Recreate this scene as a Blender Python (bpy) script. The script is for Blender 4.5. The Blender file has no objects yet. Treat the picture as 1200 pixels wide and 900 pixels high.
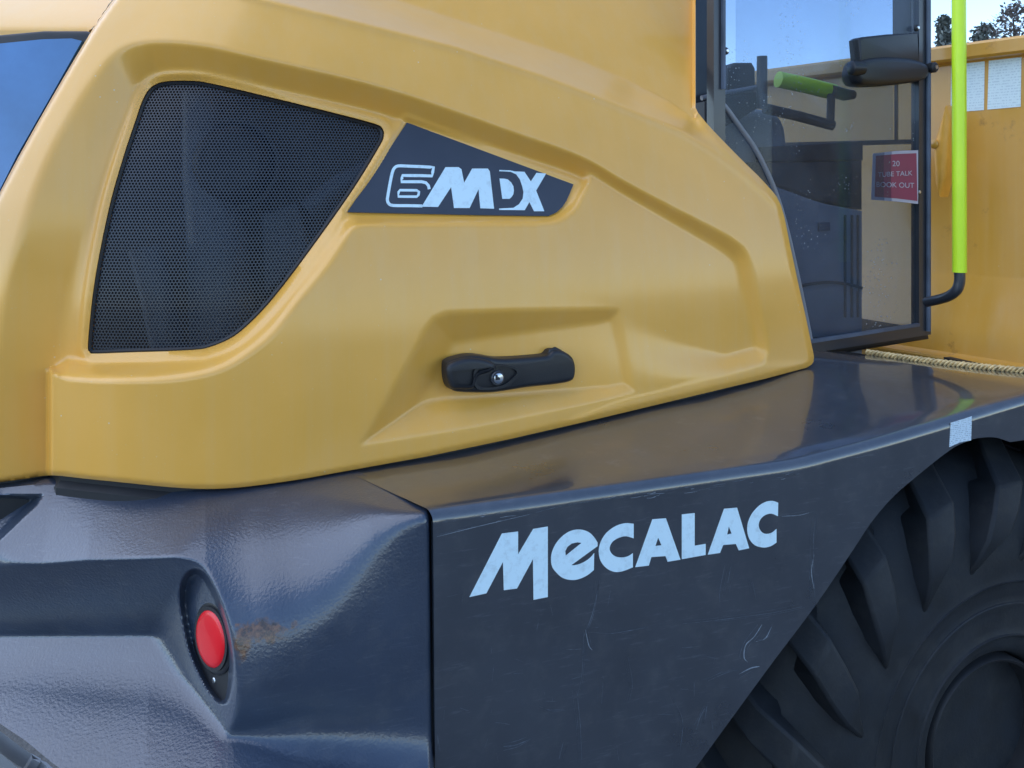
import bpy, math, random
import numpy as np
from mathutils import Vector, geometry

# ------------------------------------------------------------------ camera, world, sun, exposure
TH = math.radians(20.3)              # the machine's side recedes by this angle from the picture plane
CT, ST = math.cos(TH), math.sin(TH)
HC = 1.60                            # eye height
FX, CX, HY = 1000.0, 600.0, 220.0    # survey constants of the 1200x900 photograph
scene = bpy.context.scene
col = scene.collection
cam_d = bpy.data.cameras.new('camera')
cam = bpy.data.objects.new('camera', cam_d); col.objects.link(cam)
cam_d.sensor_width = 36.0; cam_d.lens = FX / 1200 * 36.0
cam_d.shift_y = -(450 - HY) / 1200
cam_d.clip_start = 0.02; cam_d.clip_end = 2000
cam.location = (0, 0, HC); cam.rotation_euler = (math.pi / 2, 0, -TH)
scene.camera = cam

SUN_EL, SUN_AZ = math.radians(52), math.radians(286)     # azimuth measured from +Y clockwise (world)
world = bpy.data.worlds.new('World'); scene.world = world; world.use_nodes = True
wn = world.node_tree; wn.nodes.clear()
sky = wn.nodes.new('ShaderNodeTexSky'); sky.sky_type = 'NISHITA'; sky.sun_disc = False
sky.sun_elevation = SUN_EL; sky.sun_rotation = SUN_AZ
sky.air_density = 0.9; sky.dust_density = 0.0; sky.ozone_density = 2.2
bgn = wn.nodes.new('ShaderNodeBackground'); bgn.inputs[1].default_value = 0.15
wo = wn.nodes.new('ShaderNodeOutputWorld')
wn.links.new(sky.outputs[0], bgn.inputs[0]); wn.links.new(bgn.outputs[0], wo.inputs[0])
sd = bpy.data.lights.new('sun', 'SUN'); sd.energy = 0.75; sd.angle = math.radians(80); sd.color = (1.0, 0.975, 0.94)
so = bpy.data.objects.new('sun', sd); col.objects.link(so)
sdir = Vector((math.sin(SUN_AZ) * math.cos(SUN_EL), math.cos(SUN_AZ) * math.cos(SUN_EL), math.sin(SUN_EL)))
so.rotation_euler = sdir.to_track_quat('Z', 'Y').to_euler(); so.location = (0, 0, 8)
scene.view_settings.view_transform = 'Standard'; scene.view_settings.look = 'None'
scene.view_settings.exposure = 1.3; scene.view_settings.gamma = 1.0
scene.view_settings.use_curve_mapping = False
scene.cycles.max_bounces = 10; scene.cycles.transparent_max_bounces = 12

# ------------------------------------------------------------------ helpers
ROOT = Vector((0.75, 1.75, 0.0))      # the machine's base on the ground
rnd = random.Random(7)

def loc(a):
    """view-aligned survey coordinates (right, depth, height over eye) -> machine coordinates"""
    a = np.asarray(a, float).reshape(-1, 3)
    return np.stack([a[:, 0] * CT + a[:, 1] * ST - ROOT.x, -a[:, 0] * ST + a[:, 1] * CT - ROOT.y,
                     a[:, 2] + HC - ROOT.z], 1)
def unloc(X, Y, Z):
    """machine axes (X forward, Y inward, height over eye) -> survey coordinates"""
    X = np.asarray(X, float); Y = np.asarray(Y, float)
    return np.stack([X * CT - Y * ST, X * ST + Y * CT, np.asarray(Z, float) + 0 * X], -1)
def pt(px, py, w): return np.array([(px - CX) / FX * w, w, -(py - HY) / FX * w])

def S(t):
    t = np.clip(t, 0, 1); return t * t * (3 - 2 * t)
def LR(t, k=0.2):
    return smin(smax(t, 0.0 * t, k), 1.0 + 0.0 * t, k)
def smin(a, b, k):
    h = np.clip(0.5 + 0.5 * (b - a) / k, 0, 1); return b * (1 - h) + a * h - k * h * (1 - h)
def smax(a, b, k): return -smin(-a, -b, k)

def mk(name, v, f, mat, parent=None, smooth=True, angle=35, kind=None, raw=False):
    me = bpy.data.meshes.new(name)
    vv = np.asarray(v, float) if raw else loc(v)
    me.from_pydata([tuple(p) for p in vv], [], [tuple(int(i) for i in q) for q in f])
    me.validate(clean_customdata=False); me.update()
    if smooth:
        me.polygons.foreach_set('use_smooth', [True] * len(me.polygons))
        if angle: me.set_sharp_from_angle(angle=math.radians(angle))
    me.materials.append(mat)
    o = bpy.data.objects.new(name, me); col.objects.link(o)
    if parent is not None: o.parent = parent
    if kind: o['kind'] = kind
    return o

def spline(pts, n=8, closed=False):
    p = np.asarray(pts, float); m = len(p); out = []
    rng = range(m) if closed else range(m - 1)
    for i in rng:
        a = p[(i - 1) % m] if closed or i > 0 else 2 * p[0] - p[1]
        b, c = p[i], p[(i + 1) % m]
        d = p[(i + 2) % m] if closed or i + 2 < m else 2 * p[-1] - p[-2]
        for t in np.linspace(0, 1, n, endpoint=False):
            out.append(0.5 * (2 * b + (c - a) * t + (2 * a - 5 * b + 4 * c - d) * t * t + (3 * b - a - 3 * c + d) * t ** 3))
    if not closed: out.append(p[-1])
    return np.array(out)

def inside(x, y, poly):
    r = np.zeros(np.shape(x), bool); n = len(poly)
    for i in range(n):
        x0, y0 = poly[i]; x1, y1 = poly[(i + 1) % n]
        if y0 == y1: continue
        c = ((y0 > y) != (y1 > y)) & (x < (x1 - x0) * (y - y0) / (y1 - y0) + x0)
        r ^= c
    return r
def pdist(x, y, poly, closed=True, near=False):
    """distance to a polyline (and nearest point)"""
    best = np.full(np.shape(x), 1e9); nx = np.zeros(np.shape(x)); ny = np.zeros(np.shape(x)); n = len(poly)
    for i in range(n if closed else n - 1):
        ax, ay = poly[i]; bx, by = poly[(i + 1) % n]; dx, dy = bx - ax, by - ay
        L = dx * dx + dy * dy
        if L < 1e-12: continue
        t = np.clip(((x - ax) * dx + (y - ay) * dy) / L, 0, 1)
        qx, qy = ax + t * dx, ay + t * dy; d = np.hypot(x - qx, y - qy); m = d < best
        best = np.where(m, d, best)
        if near: nx = np.where(m, qx, nx); ny = np.where(m, qy, ny)
    return (best, nx, ny) if near else best
def sdist(x, y, poly):
    d = pdist(x, y, poly); return np.where(inside(x, y, poly), d, -d)

def sheet(solve, x0, x1, y0, y1, step, outline, holes=(), skirt=(0, 0.02, 0), name='', mat=None, parent=None, hole_skirt=None):
    """a dense sheet over a traced outline, on the surface that solve() gives, edges snapped to the outline and folded inwards"""
    xs = np.arange(x0, x1 + step, step); ys = np.arange(y0, y1 + step, step)
    X, Y = np.meshgrid(xs, ys); ins = inside(X, Y, outline)
    for h in holes: ins &= ~inside(X, Y, h)
    q = ins[:-1, :-1] & ins[1:, :-1] & ins[:-1, 1:] & ins[1:, 1:]
    cnt = np.zeros(X.shape, int)
    for a in (0, 1):
        for b in (0, 1): cnt[a:a + q.shape[0], b:b + q.shape[1]] += q
    bd = (cnt > 0) & (cnt < 4)
    bx, by = X[bd], Y[bd]; best = np.full(bx.shape, 1e9); sx = bx.copy(); sy = by.copy()
    for P_ in [outline] + list(holes):
        d, nx, ny = pdist(bx, by, P_, near=True); m = d < best
        best = np.where(m, d, best); sx = np.where(m, nx, sx); sy = np.where(m, ny, sy)
    ok = best < 2.2 * step
    X = X.copy(); Y = Y.copy(); X[bd] = np.where(ok, sx, bx); Y[bd] = np.where(ok, sy, by)
    used = cnt > 0; idx = -np.ones(X.shape, int); idx[used] = np.arange(used.sum())
    px, py = X[used], Y[used]; w = solve(px, py)
    v = np.stack([(px - CX) / FX * w, w, -(py - HY) / FX * w], 1)
    r, c = np.nonzero(q)
    F = np.stack([idx[r, c], idx[r + 1, c], idx[r + 1, c + 1], idx[r, c + 1]], 1).tolist()
    # folded edge
    edges = {}
    for f in F:
        for i in range(4):
            a, b = f[i], f[(i + 1) % 4]
            if (b, a) in edges: del edges[(b, a)]
            else: edges[(a, b)] = 1
    bv = sorted({i for e in edges for i in e}); n0 = len(v); mp = {i: n0 + k for k, i in enumerate(bv)}
    ext = v[bv] + np.asarray(skirt)[None, :]
    v = np.vstack([v, ext])
    F += [(b, a, mp[a], mp[b]) for a, b in edges]
    return mk(name, v, F, mat, parent, angle=42)

class Plane:
    def __init__(s, p0, p1, p2=None):
        s.p = np.asarray(p0, float); e = np.asarray(p1, float) - s.p
        f = (np.asarray(p2, float) - s.p) if p2 is not None else np.array([0, 0, 1.0])
        n = np.cross(e, f); n /= np.linalg.norm(n)
        if n[1] > 0: n = -n                       # towards the viewer's side
        s.n = n
    def at(s, px, py, off=0.0):
        d = np.stack([(np.asarray(px, float) - CX) / FX, np.ones_like(np.asarray(px, float)), -(np.asarray(py, float) - HY) / FX], -1)
        t = ((s.p + s.n * off) @ s.n) / (d @ s.n)
        return d * np.asarray(t)[..., None]
    def shifted(s, off):
        q = Plane.__new__(Plane); q.p = s.p + s.n * off; q.n = s.n; return q

def solid(plane, loops, thick, name, mat, parent, off=0.0, smooth=False):
    """an outline (with holes) traced on a plane, given real thickness behind its face"""
    L3 = [plane.at(np.array([p[0] for p in l]), np.array([p[1] for p in l]), off) for l in loops]
    tri = geometry.tessellate_polygon([[Vector(p) for p in l] for l in L3])
    top = np.vstack(L3); n = len(top); v = np.vstack([top, top - plane.n * thick])
    F = []
    for t in tri:
        a, b, c = (top[i] for i in t)
        nn = np.cross(b - a, c - a)
        if np.linalg.norm(nn) < 1e-14: continue
        t = t if nn @ plane.n > 0 else t[::-1]
        F.append(tuple(t)); F.append(tuple(i + n for i in t[::-1]))
    k = 0
    for l in L3:
        m = len(l)
        for i in range(m):
            F.append((k + i, k + (i + 1) % m, n + k + (i + 1) % m, n + k + i))
        k += m
    return mk(name, v, F, mat, parent, smooth=smooth, angle=30)

def pillow(plane, outline, thick, bevel, name, mat, parent, off=0.0, steps=5):
    """an outline with a rounded front edge"""
    p = plane.at(np.array([q[0] for q in outline]), np.array([q[1] for q in outline]), off)
    e1 = p[1] - p[0]; ex = np.array([1.0, 0, 0]); ex -= plane.n * (ex @ plane.n); ex /= np.linalg.norm(ex); ey = np.cross(plane.n, ex)
    o = p.mean(0); a = np.stack([(p - o) @ ex, (p - o) @ ey], 1)
    area = 0.5 * np.sum(a[:, 0] * np.roll(a[:, 1], -1) - a[:, 1] * np.roll(a[:, 0], -1))
    if area < 0: a = a[::-1]
    d = np.roll(a, -1, 0) - a; d /= np.linalg.norm(d, axis=1)[:, None] + 1e-12
    nrm = np.stack([-d[:, 1], d[:, 0]], 1); vn = nrm + np.roll(nrm, 1, 0); vn /= np.linalg.norm(vn, axis=1)[:, None] + 1e-12
    rings = [(0, -thick)] + [(bevel * (1 - math.cos(t)), -bevel * (1 - math.sin(t))) for t in np.linspace(0, math.pi / 2, steps)]
    V = []
    for ins, z in rings:
        b = a + vn * ins
        V += [o + ex * q[0] + ey * q[1] + plane.n * z for q in b]
    n = len(a); F = []
    for r in range(len(rings) - 1):
        for i in range(n):
            j = (i + 1) % n; F.append((r * n + i, r * n + j, (r + 1) * n + j, (r + 1) * n + i))
    base = (len(rings) - 1) * n
    tri = geometry.tessellate_polygon([[Vector((a[i][0] + vn[i][0] * bevel, a[i][1] + vn[i][1] * bevel, 0)) for i in range(n)]])
    for t in tri: F.append(tuple(base + i for i in t))
    V = np.array(V)
    # make cap faces agree
    G = []
    for f in F:
        if len(f) == 3:
            nn = np.cross(V[f[1]] - V[f[0]], V[f[2]] - V[f[0]])
            if nn @ plane.n < 0: f = f[::-1]
        G.append(f)
    return mk(name, V, G, mat, parent, angle=50)

def tube(pts, rad, name, mat, parent, seg=16, raw=False, cap=True):
    p = np.asarray(pts, float); n = len(p)
    rad = np.full(n, rad) if np.isscalar(rad) else np.asarray(rad)
    tang = np.gradient(p, axis=0); tang /= np.linalg.norm(tang, axis=1)[:, None]
    a = np.array([0, 0, 1.0]) if abs(tang[0][2]) < 0.9 else np.array([1.0, 0, 0])
    u = np.cross(tang[0], a); u /= np.linalg.norm(u); V = []
    for i in range(n):
        u = u - tang[i] * (u @ tang[i]); u /= np.linalg.norm(u); w = np.cross(tang[i], u)
        for k in range(seg):
            t = 2 * math.pi * k / seg; V.append(p[i] + rad[i] * (u * math.cos(t) + w * math.sin(t)))
    F = [(i * seg + k, i * seg + (k + 1) % seg, (i + 1) * seg + (k + 1) % seg, (i + 1) * seg + k) for i in range(n - 1) for k in range(seg)]
    if cap: F += [tuple(range(seg))[::-1], tuple((n - 1) * seg + k for k in range(seg))]
    return mk(name, V, F, mat, parent, raw=raw, angle=50)

def lathe(center, axis, prof, name, mat, parent, seg=48, tilt=None):
    """profile of (radius, height along axis)"""
    ax = np.asarray(axis, float); ax /= np.linalg.norm(ax); a = np.array([0, 0, 1.0]) if abs(ax[2]) < 0.9 else np.array([1.0, 0, 0])
    u = np.cross(ax, a); u /= np.linalg.norm(u); w = np.cross(ax, u); V = []; n = len(prof); c = np.asarray(center, float)
    for r, h in prof:
        for k in range(seg):
            t = 2 * math.pi * k / seg; V.append(c + ax * h + r * (u * math.cos(t) + w * math.sin(t)))
    F = [(i * seg + k, i * seg + (k + 1) % seg, (i + 1) * seg + (k + 1) % seg, (i + 1) * seg + k) for i in range(n - 1) for k in range(seg)]
    F.append(tuple((n - 1) * seg + k for k in range(seg))); F.append(tuple(range(seg))[::-1])
    return mk(name, V, F, mat, parent, angle=40)

def ribbon(plane, pts, half, name, mat, parent, off, thick=0.0004, closed=False):
    p = np.asarray(pts, float); n = len(p)
    d = (np.roll(p, -1, 0) - np.roll(p, 1, 0)) if closed else np.gradient(p, axis=0)
    d /= np.linalg.norm(d, axis=1)[:, None] + 1e-9
    half = np.full(n, half) if np.isscalar(half) else np.asarray(half)
    nr = np.stack([-d[:, 1], d[:, 0]], 1) * half[:, None]
    A, B = p + nr, p - nr
    if closed: return solid(plane, [A.tolist(), B.tolist()], thick, name, mat, parent, off)
    return solid(plane, [A.tolist() + B[::-1].tolist()], thick, name, mat, parent, off)

# ------------------------------------------------------------------ materials
def nodes(name):
    m = bpy.data.materials.new(name); m.use_nodes = True; nt = m.node_tree; nt.nodes.clear()
    out = nt.nodes.new('ShaderNodeOutputMaterial'); b = nt.nodes.new('ShaderNodeBsdfPrincipled')
    nt.links.new(b.outputs[0], out.inputs[0]); return m, nt, b, out
def N(nt, t, **kw):
    n = nt.nodes.new(t)
    for k, v in kw.items():
        if k.startswith('i_'):
            key = k[2:].replace('_', ' '); n.inputs[key].default_value = v
        else: setattr(n, k, v)
    return n
def noise(nt, scale, detail=4, rough=0.55, vec=None):
    n = N(nt, 'ShaderNodeTexNoise', i_Scale=scale, i_Detail=detail, i_Roughness=rough)
    if vec is not None: nt.links.new(vec, n.inputs['Vector'])
    return n
def ramp(nt, src, stops):
    r = nt.nodes.new('ShaderNodeValToRGB'); nt.links.new(src, r.inputs[0]); e = r.color_ramp.elements
    while len(e) < len(stops): e.new(0.5)
    for k, (p, c) in enumerate(stops):
        e[k].position = p; e[k].color = (c, c, c, 1) if np.isscalar(c) else (*c, 1)
    return r
def mix(nt, fac, a, b, mode='MIX'):
    m = nt.nodes.new('ShaderNodeMix'); m.data_type = 'RGBA'; m.blend_type = mode
    for s, v in ((0, fac), (6, a), (7, b)):
        if hasattr(v, 'is_linked'): nt.links.new(v, m.inputs[s])
        elif np.isscalar(v): m.inputs[s].default_value = v
        else: m.inputs[s].default_value = (*v, 1)
    return m.outputs[2]
def bump(nt, b, h, strength, dist, prev=None):
    n = N(nt, 'ShaderNodeBump', i_Strength=strength, i_Distance=dist); nt.links.new(h, n.inputs['Height'])
    if prev is not None: nt.links.new(prev.outputs[0], n.inputs['Normal'])
    nt.links.new(n.outputs[0], b.inputs['Normal']); return n
def plain(name, c, rough=0.5, metal=0.0, coat=0.0, grain=0.0, gscale=300, var=0.15, vscale=9):
    m, nt, b, out = nodes(name); tc = N(nt, 'ShaderNodeTexCoord').outputs['Object']
    n1 = noise(nt, vscale, 6, 0.6, tc)
    c2 = tuple(x * (1 - var) for x in c); c3 = tuple(min(1, x * (1 + var)) for x in c)
    r = ramp(nt, n1.outputs[0], [(0.3, c2), (0.7, c3)]); nt.links.new(r.outputs[0], b.inputs['Base Color'])
    rr = ramp(nt, n1.outputs[0], [(0.3, max(0.02, rough - 0.06)), (0.75, min(1, rough + 0.08))]); nt.links.new(rr.outputs[0], b.inputs['Roughness'])
    b.inputs['Metallic'].default_value = metal; b.inputs['Coat Weight'].default_value = coat; b.inputs['Coat Roughness'].default_value = 0.08
    if grain:
        g = noise(nt, gscale, 3, 0.6, tc); bump(nt, b, g.outputs[0], grain, 0.001)
    return m

def paint_yellow(name, c=(0.84, 0.415, 0.058), dirty=0.0):
    m, nt, b, out = nodes(name); tc = N(nt, 'ShaderNodeTexCoord').outputs['Object']
    big = noise(nt, 4.5, 5, 0.6, tc); fine = noise(nt, 120, 3, 0.6, tc)
    cc = mix(nt, ramp(nt, big.outputs[0], [(0.35, 0.0), (0.7, 1.0)]).outputs[0], tuple(x * 0.94 for x in c), (c[0] * 1.02, c[1] * 1.03, c[2] * 1.2))
    sp = noise(nt, 340, 2, 0.5, tc); dust = ramp(nt, sp.outputs[0], [(0.70, 0.0), (0.78, 1.0)])
    dm = mix(nt, dust.outputs[0], cc, (0.75, 0.62, 0.36))
    fade = mix(nt, 0.35, cc, dm)
    mps = N(nt, 'ShaderNodeMapping'); mps.inputs['Scale'].default_value = (38, 38, 1.6); nt.links.new(tc, mps.inputs[0])
    stk = ramp(nt, noise(nt, 1.0, 5, 0.6, mps.outputs[0]).outputs[0], [(0.45, 0.0), (0.75, 0.08)])
    fade = mix(nt, stk.outputs[0], fade, (0.74, 0.60, 0.36))
    vs = N(nt, 'ShaderNodeTexVoronoi', i_Scale=42.0); nt.links.new(tc, vs.inputs['Vector'])
    vd = ramp(nt, vs.outputs['Distance'], [(0.035, 1.0), (0.06, 0.0)]); vm = ramp(nt, noise(nt, 9, 3, 0.6, tc).outputs[0], [(0.52, 0.0), (0.62, 0.8)])
    vmm = N(nt, 'ShaderNodeMath', operation='MULTIPLY'); nt.links.new(vd.outputs[0], vmm.inputs[0]); nt.links.new(vm.outputs[0], vmm.inputs[1])
    fade = mix(nt, vmm.outputs[0], fade, (0.78, 0.68, 0.48))
    if dirty:
        st = noise(nt, 14, 8, 0.7, tc); sm = ramp(nt, st.outputs[0], [(0.60, 0.0), (0.72, dirty)])
        fade = mix(nt, sm.outputs[0], fade, (0.20, 0.075, 0.02))
    nt.links.new(fade, b.inputs['Base Color'])
    rr = ramp(nt, big.outputs[0], [(0.3, 0.30), (0.75, 0.44)]); nt.links.new(rr.outputs[0], b.inputs['Roughness'])
    b.inputs['Coat Weight'].default_value = 0.6; b.inputs['Coat Roughness'].default_value = 0.15
    bump(nt, b, fine.outputs[0], 0.05, 0.0006)
    return m

def paint_dark(name, c=(0.031, 0.039, 0.053), rough=0.3, cast=False, streak=False):
    m, nt, b, out = nodes(name); tc = N(nt, 'ShaderNodeTexCoord').outputs['Object']
    big = noise(nt, 6, 6, 0.6, tc)
    cc = mix(nt, ramp(nt, big.outputs[0], [(0.35, 0.0), (0.7, 1.0)]).outputs[0], tuple(x * 0.9 for x in c), tuple(x * 1.18 for x in c))
    rr = ramp(nt, big.outputs[0], [(0.3, rough - 0.05), (0.75, rough + 0.08)])
    rough_out = rr.outputs[0]
    # pale rub marks: stretched fine noise
    mp = N(nt, 'ShaderNodeMapping'); mp.inputs['Scale'].default_value = (7, 7, 60) if not streak else (60, 60, 5)
    mp.inputs['Rotation'].default_value = (0, 0.12, 0); nt.links.new(tc, mp.inputs[0])
    sc = noise(nt, 3.0, 8, 0.75, mp.outputs[0]); sm = ramp(nt, sc.outputs[0], [(0.57, 0.0), (0.78, 0.38)])
    cc = mix(nt, sm.outputs[0], cc, (0.16, 0.18, 0.21))
    dst = ramp(nt, noise(nt, 22, 9, 0.72, tc).outputs[0], [(0.50, 0.0), (0.72, 0.22)])
    cc = mix(nt, dst.outputs[0], cc, (0.11, 0.115, 0.12)); rough_out = mix(nt, dst.outputs[0], rough_out, (0.75, 0.75, 0.75))
    if cast:
        # rusty chips beside the lamp pocket and at the lower rear edge
        for (q, r, stretch) in cast:
            mp2 = N(nt, 'ShaderNodeMapping'); mp2.vector_type = 'POINT'
            mp2.inputs['Location'].default_value = tuple(-q[i] / (r * stretch[i]) for i in range(3))
            mp2.inputs['Scale'].default_value = tuple(1 / (r * stretch[i]) for i in range(3)); nt.links.new(tc, mp2.inputs[0])
            ln = N(nt, 'ShaderNodeVectorMath', operation='LENGTH'); nt.links.new(mp2.outputs[0], ln.inputs[0])
            nz = noise(nt, 95, 4, 0.6, tc)
            ad = N(nt, 'ShaderNodeMath', operation='MULTIPLY_ADD'); nt.links.new(nz.outputs[0], ad.inputs[0]); ad.inputs[1].default_value = 1.3; nt.links.new(ln.outputs['Value'], ad.inputs[2])
            rm = ramp(nt, ad.outputs[0], [(0.0, 1.0), (0.62, 1.0), (0.78, 0.0)])
            ad2 = N(nt, 'ShaderNodeMath', operation='MULTIPLY'); nt.links.new(ad.outputs[0], ad2.inputs[0]); ad2.inputs[1].default_value = 0.5
            nt.links.new(ad2.outputs[0], rm.inputs[0])
            rc = ramp(nt, noise(nt, 160, 3, 0.6, tc).outputs[0], [(0.35, (0.03, 0.018, 0.012)), (0.65, (0.15, 0.07, 0.035))])
            cc = mix(nt, rm.outputs[0], cc, rc.outputs[0])
            rough_out = mix(nt, rm.outputs[0], rough_out, (0.8, 0.8, 0.8))
    nt.links.new(cc, b.inputs['Base Color']); nt.links.new(rough_out, b.inputs['Roughness'])
    b.inputs['Specular IOR Level'].default_value = 0.6 if not cast else 0.4
    b.inputs['Coat Weight'].default_value = 1.0 if not cast else 0.8; b.inputs['Coat Roughness'].default_value = 0.06 if not cast else 0.20; b.inputs['Coat IOR'].default_value = 1.65
    if cast:
        g1 = noise(nt, 270, 2, 0.5, tc); n1 = bump(nt, b, g1.outputs[0], 0.27, 0.0018)
        g2 = noise(nt, 28, 3, 0.5, tc); n2 = bump(nt, b, g2.outputs[0], 0.05, 0.004, n1)
        nt.links.new(n2.outputs[0], b.inputs['Coat Normal'])
    else:
        g = noise(nt, 150, 3, 0.55, tc); g2 = noise(nt, 9, 3, 0.5, tc)
        n1 = bump(nt, b, g.outputs[0], 0.05, 0.0008); n2 = bump(nt, b, g2.outputs[0], 0.05, 0.003, n1)
        nt.links.new(n2.outputs[0], b.inputs['Coat Normal'])
    return m

def glass_mat(name, tint=(0.62, 0.68, 0.76), dirt=0.05, spots=True):
    m, nt, b, out = nodes(name); tc = N(nt, 'ShaderNodeTexCoord').outputs['Object']
    tr = N(nt, 'ShaderNodeBsdfTransparent'); tr.inputs[0].default_value = (*tint, 1)
    gl = N(nt, 'ShaderNodeBsdfGlossy'); gl.inputs['Roughness'].default_value = 0.01
    lwt = N(nt, 'ShaderNodeLayerWeight'); pw = N(nt, 'ShaderNodeMath', operation='POWER'); nt.links.new(lwt.outputs['Facing'], pw.inputs[0]); pw.inputs[1].default_value = 4.0
    fr = N(nt, 'ShaderNodeMath', operation='MULTIPLY_ADD'); nt.links.new(pw.outputs[0], fr.inputs[0]); fr.inputs[1].default_value = 0.6; fr.inputs[2].default_value = 0.009
    mx = N(nt, 'ShaderNodeMixShader'); nt.links.new(fr.outputs[0], mx.inputs[0]); nt.links.new(tr.outputs[0], mx.inputs[1]); nt.links.new(gl.outputs[0], mx.inputs[2])
    b.inputs['Base Color'].default_value = (0.55, 0.58, 0.6, 1); b.inputs['Roughness'].default_value = 0.9
    film = ramp(nt, noise(nt, 5, 6, 0.65, tc).outputs[0], [(0.35, dirt * 0.4), (0.75, dirt * 1.6)])
    fac = film.outputs[0]
    if spots:
        vo = N(nt, 'ShaderNodeTexVoronoi', i_Scale=95.0); nt.links.new(tc, vo.inputs['Vector'])
        dr = ramp(nt, vo.outputs['Distance'], [(0.11, 0.45), (0.2, 0.0)])
        ms = ramp(nt, noise(nt, 7, 4, 0.6, tc).outputs[0], [(0.48, 0.0), (0.60, 1.0)])
        mm = N(nt, 'ShaderNodeMath', operation='MULTIPLY'); nt.links.new(dr.outputs[0], mm.inputs[0]); nt.links.new(ms.outputs[0], mm.inputs[1])
        aa = N(nt, 'ShaderNodeMath', operation='ADD'); nt.links.new(mm.outputs[0], aa.inputs[0]); nt.links.new(fac, aa.inputs[1]); fac = aa.outputs[0]
    m2 = N(nt, 'ShaderNodeMixShader'); nt.links.new(fac, m2.inputs[0]); nt.links.new(mx.outputs[0], m2.inputs[1]); nt.links.new(b.outputs[0], m2.inputs[2])
    nt.links.new(m2.outputs[0], out.inputs[0]); return m

def print_mat(name, paper, ink, sx=260, sz=140, amount=0.6):
    m, nt, b, out = nodes(name); tc = N(nt, 'ShaderNodeTexCoord').outputs['Object']
    mp = N(nt, 'ShaderNodeMapping'); mp.inputs['Scale'].default_value = (sx, sx, sz); nt.links.new(tc, mp.inputs[0])
    n1 = noise(nt, 1.0, 2, 0.5, mp.outputs[0])
    wv = N(nt, 'ShaderNodeTexWave', wave_type='BANDS', bands_direction='Z'); wv.inputs['Scale'].default_value = sz * 0.32; nt.links.new(tc, wv.inputs['Vector'])
    a = ramp(nt, n1.outputs[0], [(0.46, 0.0), (0.54, 1.0)]); c = ramp(nt, wv.outputs[0], [(0.5, 0.0), (0.62, amount)])
    mm = N(nt, 'ShaderNodeMath', operation='MULTIPLY'); nt.links.new(a.outputs[0], mm.inputs[0]); nt.links.new(c.outputs[0], mm.inputs[1])
    nt.links.new(mix(nt, mm.outputs[0], paper, ink), b.inputs['Base Color']); b.inputs['Roughness'].default_value = 0.35
    return m

def decal_mat(name, c):
    m, nt, b, out = nodes(name); tc = N(nt, 'ShaderNodeTexCoord').outputs['Object']
    n1 = noise(nt, 60, 6, 0.7, tc); r = ramp(nt, n1.outputs[0], [(0.30, tuple(x * 0.8 for x in c)), (0.5, c)])
    nt.links.new(r.outputs[0], b.inputs['Base Color']); b.inputs['Roughness'].default_value = 0.35; return m

M = {}
M['yellow'] = paint_yellow('yellow_paint')
M['yellow_worn'] = paint_yellow('worn_yellow_paint', (0.68, 0.325, 0.034), dirty=0.6)
M['dark'] = paint_dark('charcoal_paint')
M['black'] = plain('black_plastic', (0.014, 0.015, 0.018), 0.42, grain=0.25, gscale=420)
M['trim'] = plain('grey_black_metal', (0.030, 0.034, 0.042), 0.34, coat=0.3)
M['rubber'] = plain('tyre_rubber', (0.007, 0.010, 0.015), 0.68, grain=0.5, gscale=160, var=0.4, vscale=16)
nt = M['rubber'].node_tree; b = [q for q in nt.nodes if q.type == 'BSDF_PRINCIPLED'][0]; tc = N(nt, 'ShaderNodeTexCoord').outputs['Object']
mud = ramp(nt, noise(nt, 13, 9, 0.72, tc).outputs[0], [(0.48, 0.0), (0.66, 0.75)]); src_ = b.inputs['Base Color'].links[0].from_socket
nt.links.new(mix(nt, mud.outputs[0], src_, (0.022, 0.024, 0.027)), b.inputs['Base Color'])
M['seal'] = plain('rubber_seal', (0.016, 0.017, 0.020), 0.55)
M['mesh'] = plain('black_perforated_steel', (0.030, 0.036, 0.047), 0.42, coat=0.1)
M['lime'] = plain('lime_powder_coat', (0.62, 0.88, 0.02), 0.4, coat=0.2, var=0.05)
M['steel'] = plain('bright_steel', (0.62, 0.64, 0.66), 0.3, metal=1.0)
M['grey'] = plain('grey_interior_plastic', (0.24, 0.25, 0.27), 0.55, grain=0.2)
M['dkgrey'] = plain('dark_interior_plastic', (0.028, 0.032, 0.04), 0.6, grain=0.2)
M['engine'] = plain('engine_grey', (0.075, 0.098, 0.14), 0.5, var=0.4)
M['engine_dark'] = plain('engine_black', (0.010, 0.011, 0.013), 0.6)
M['decal'] = decal_mat('pale_blue_white_vinyl', (0.66, 0.84, 0.92))
M['plate'] = plain('charcoal_badge_vinyl', (0.030, 0.036, 0.055), 0.4, coat=0.15)
M['scratch'] = plain('bare_scratch', (0.075, 0.09, 0.115), 0.6, var=0.5, vscale=120)
M['scratch_pale'] = plain('pale_scratch', (0.20, 0.23, 0.27), 0.6, var=0.4, vscale=120)
M['glass'] = glass_mat('cab_glass')
M['paper'] = print_mat('laminated_notice', (0.76, 0.86, 0.86), (0.50, 0.60, 0.63))
M['qr'] = print_mat('label_print', (0.62, 0.74, 0.82), (0.10, 0.16, 0.22), 420, 300, 0.5)
M['maroon'] = plain('maroon_sticker', (0.24, 0.03, 0.07), 0.4)
M['sticker_white'] = plain('sticker_white', (0.42, 0.40, 0.46), 0.4)
M['rear_pane'] = plain('sky_blue_pane', (0.05, 0.155, 0.36), 0.14, coat=1.0, var=0.2, vscale=6)  # sky reflection painted in as a blue base colour
m, nt, b, out = nodes('red_lens'); b.inputs['Base Color'].default_value = (0.78, 0.001, 0.010, 1); b.inputs['Roughness'].default_value = 0.4
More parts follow.
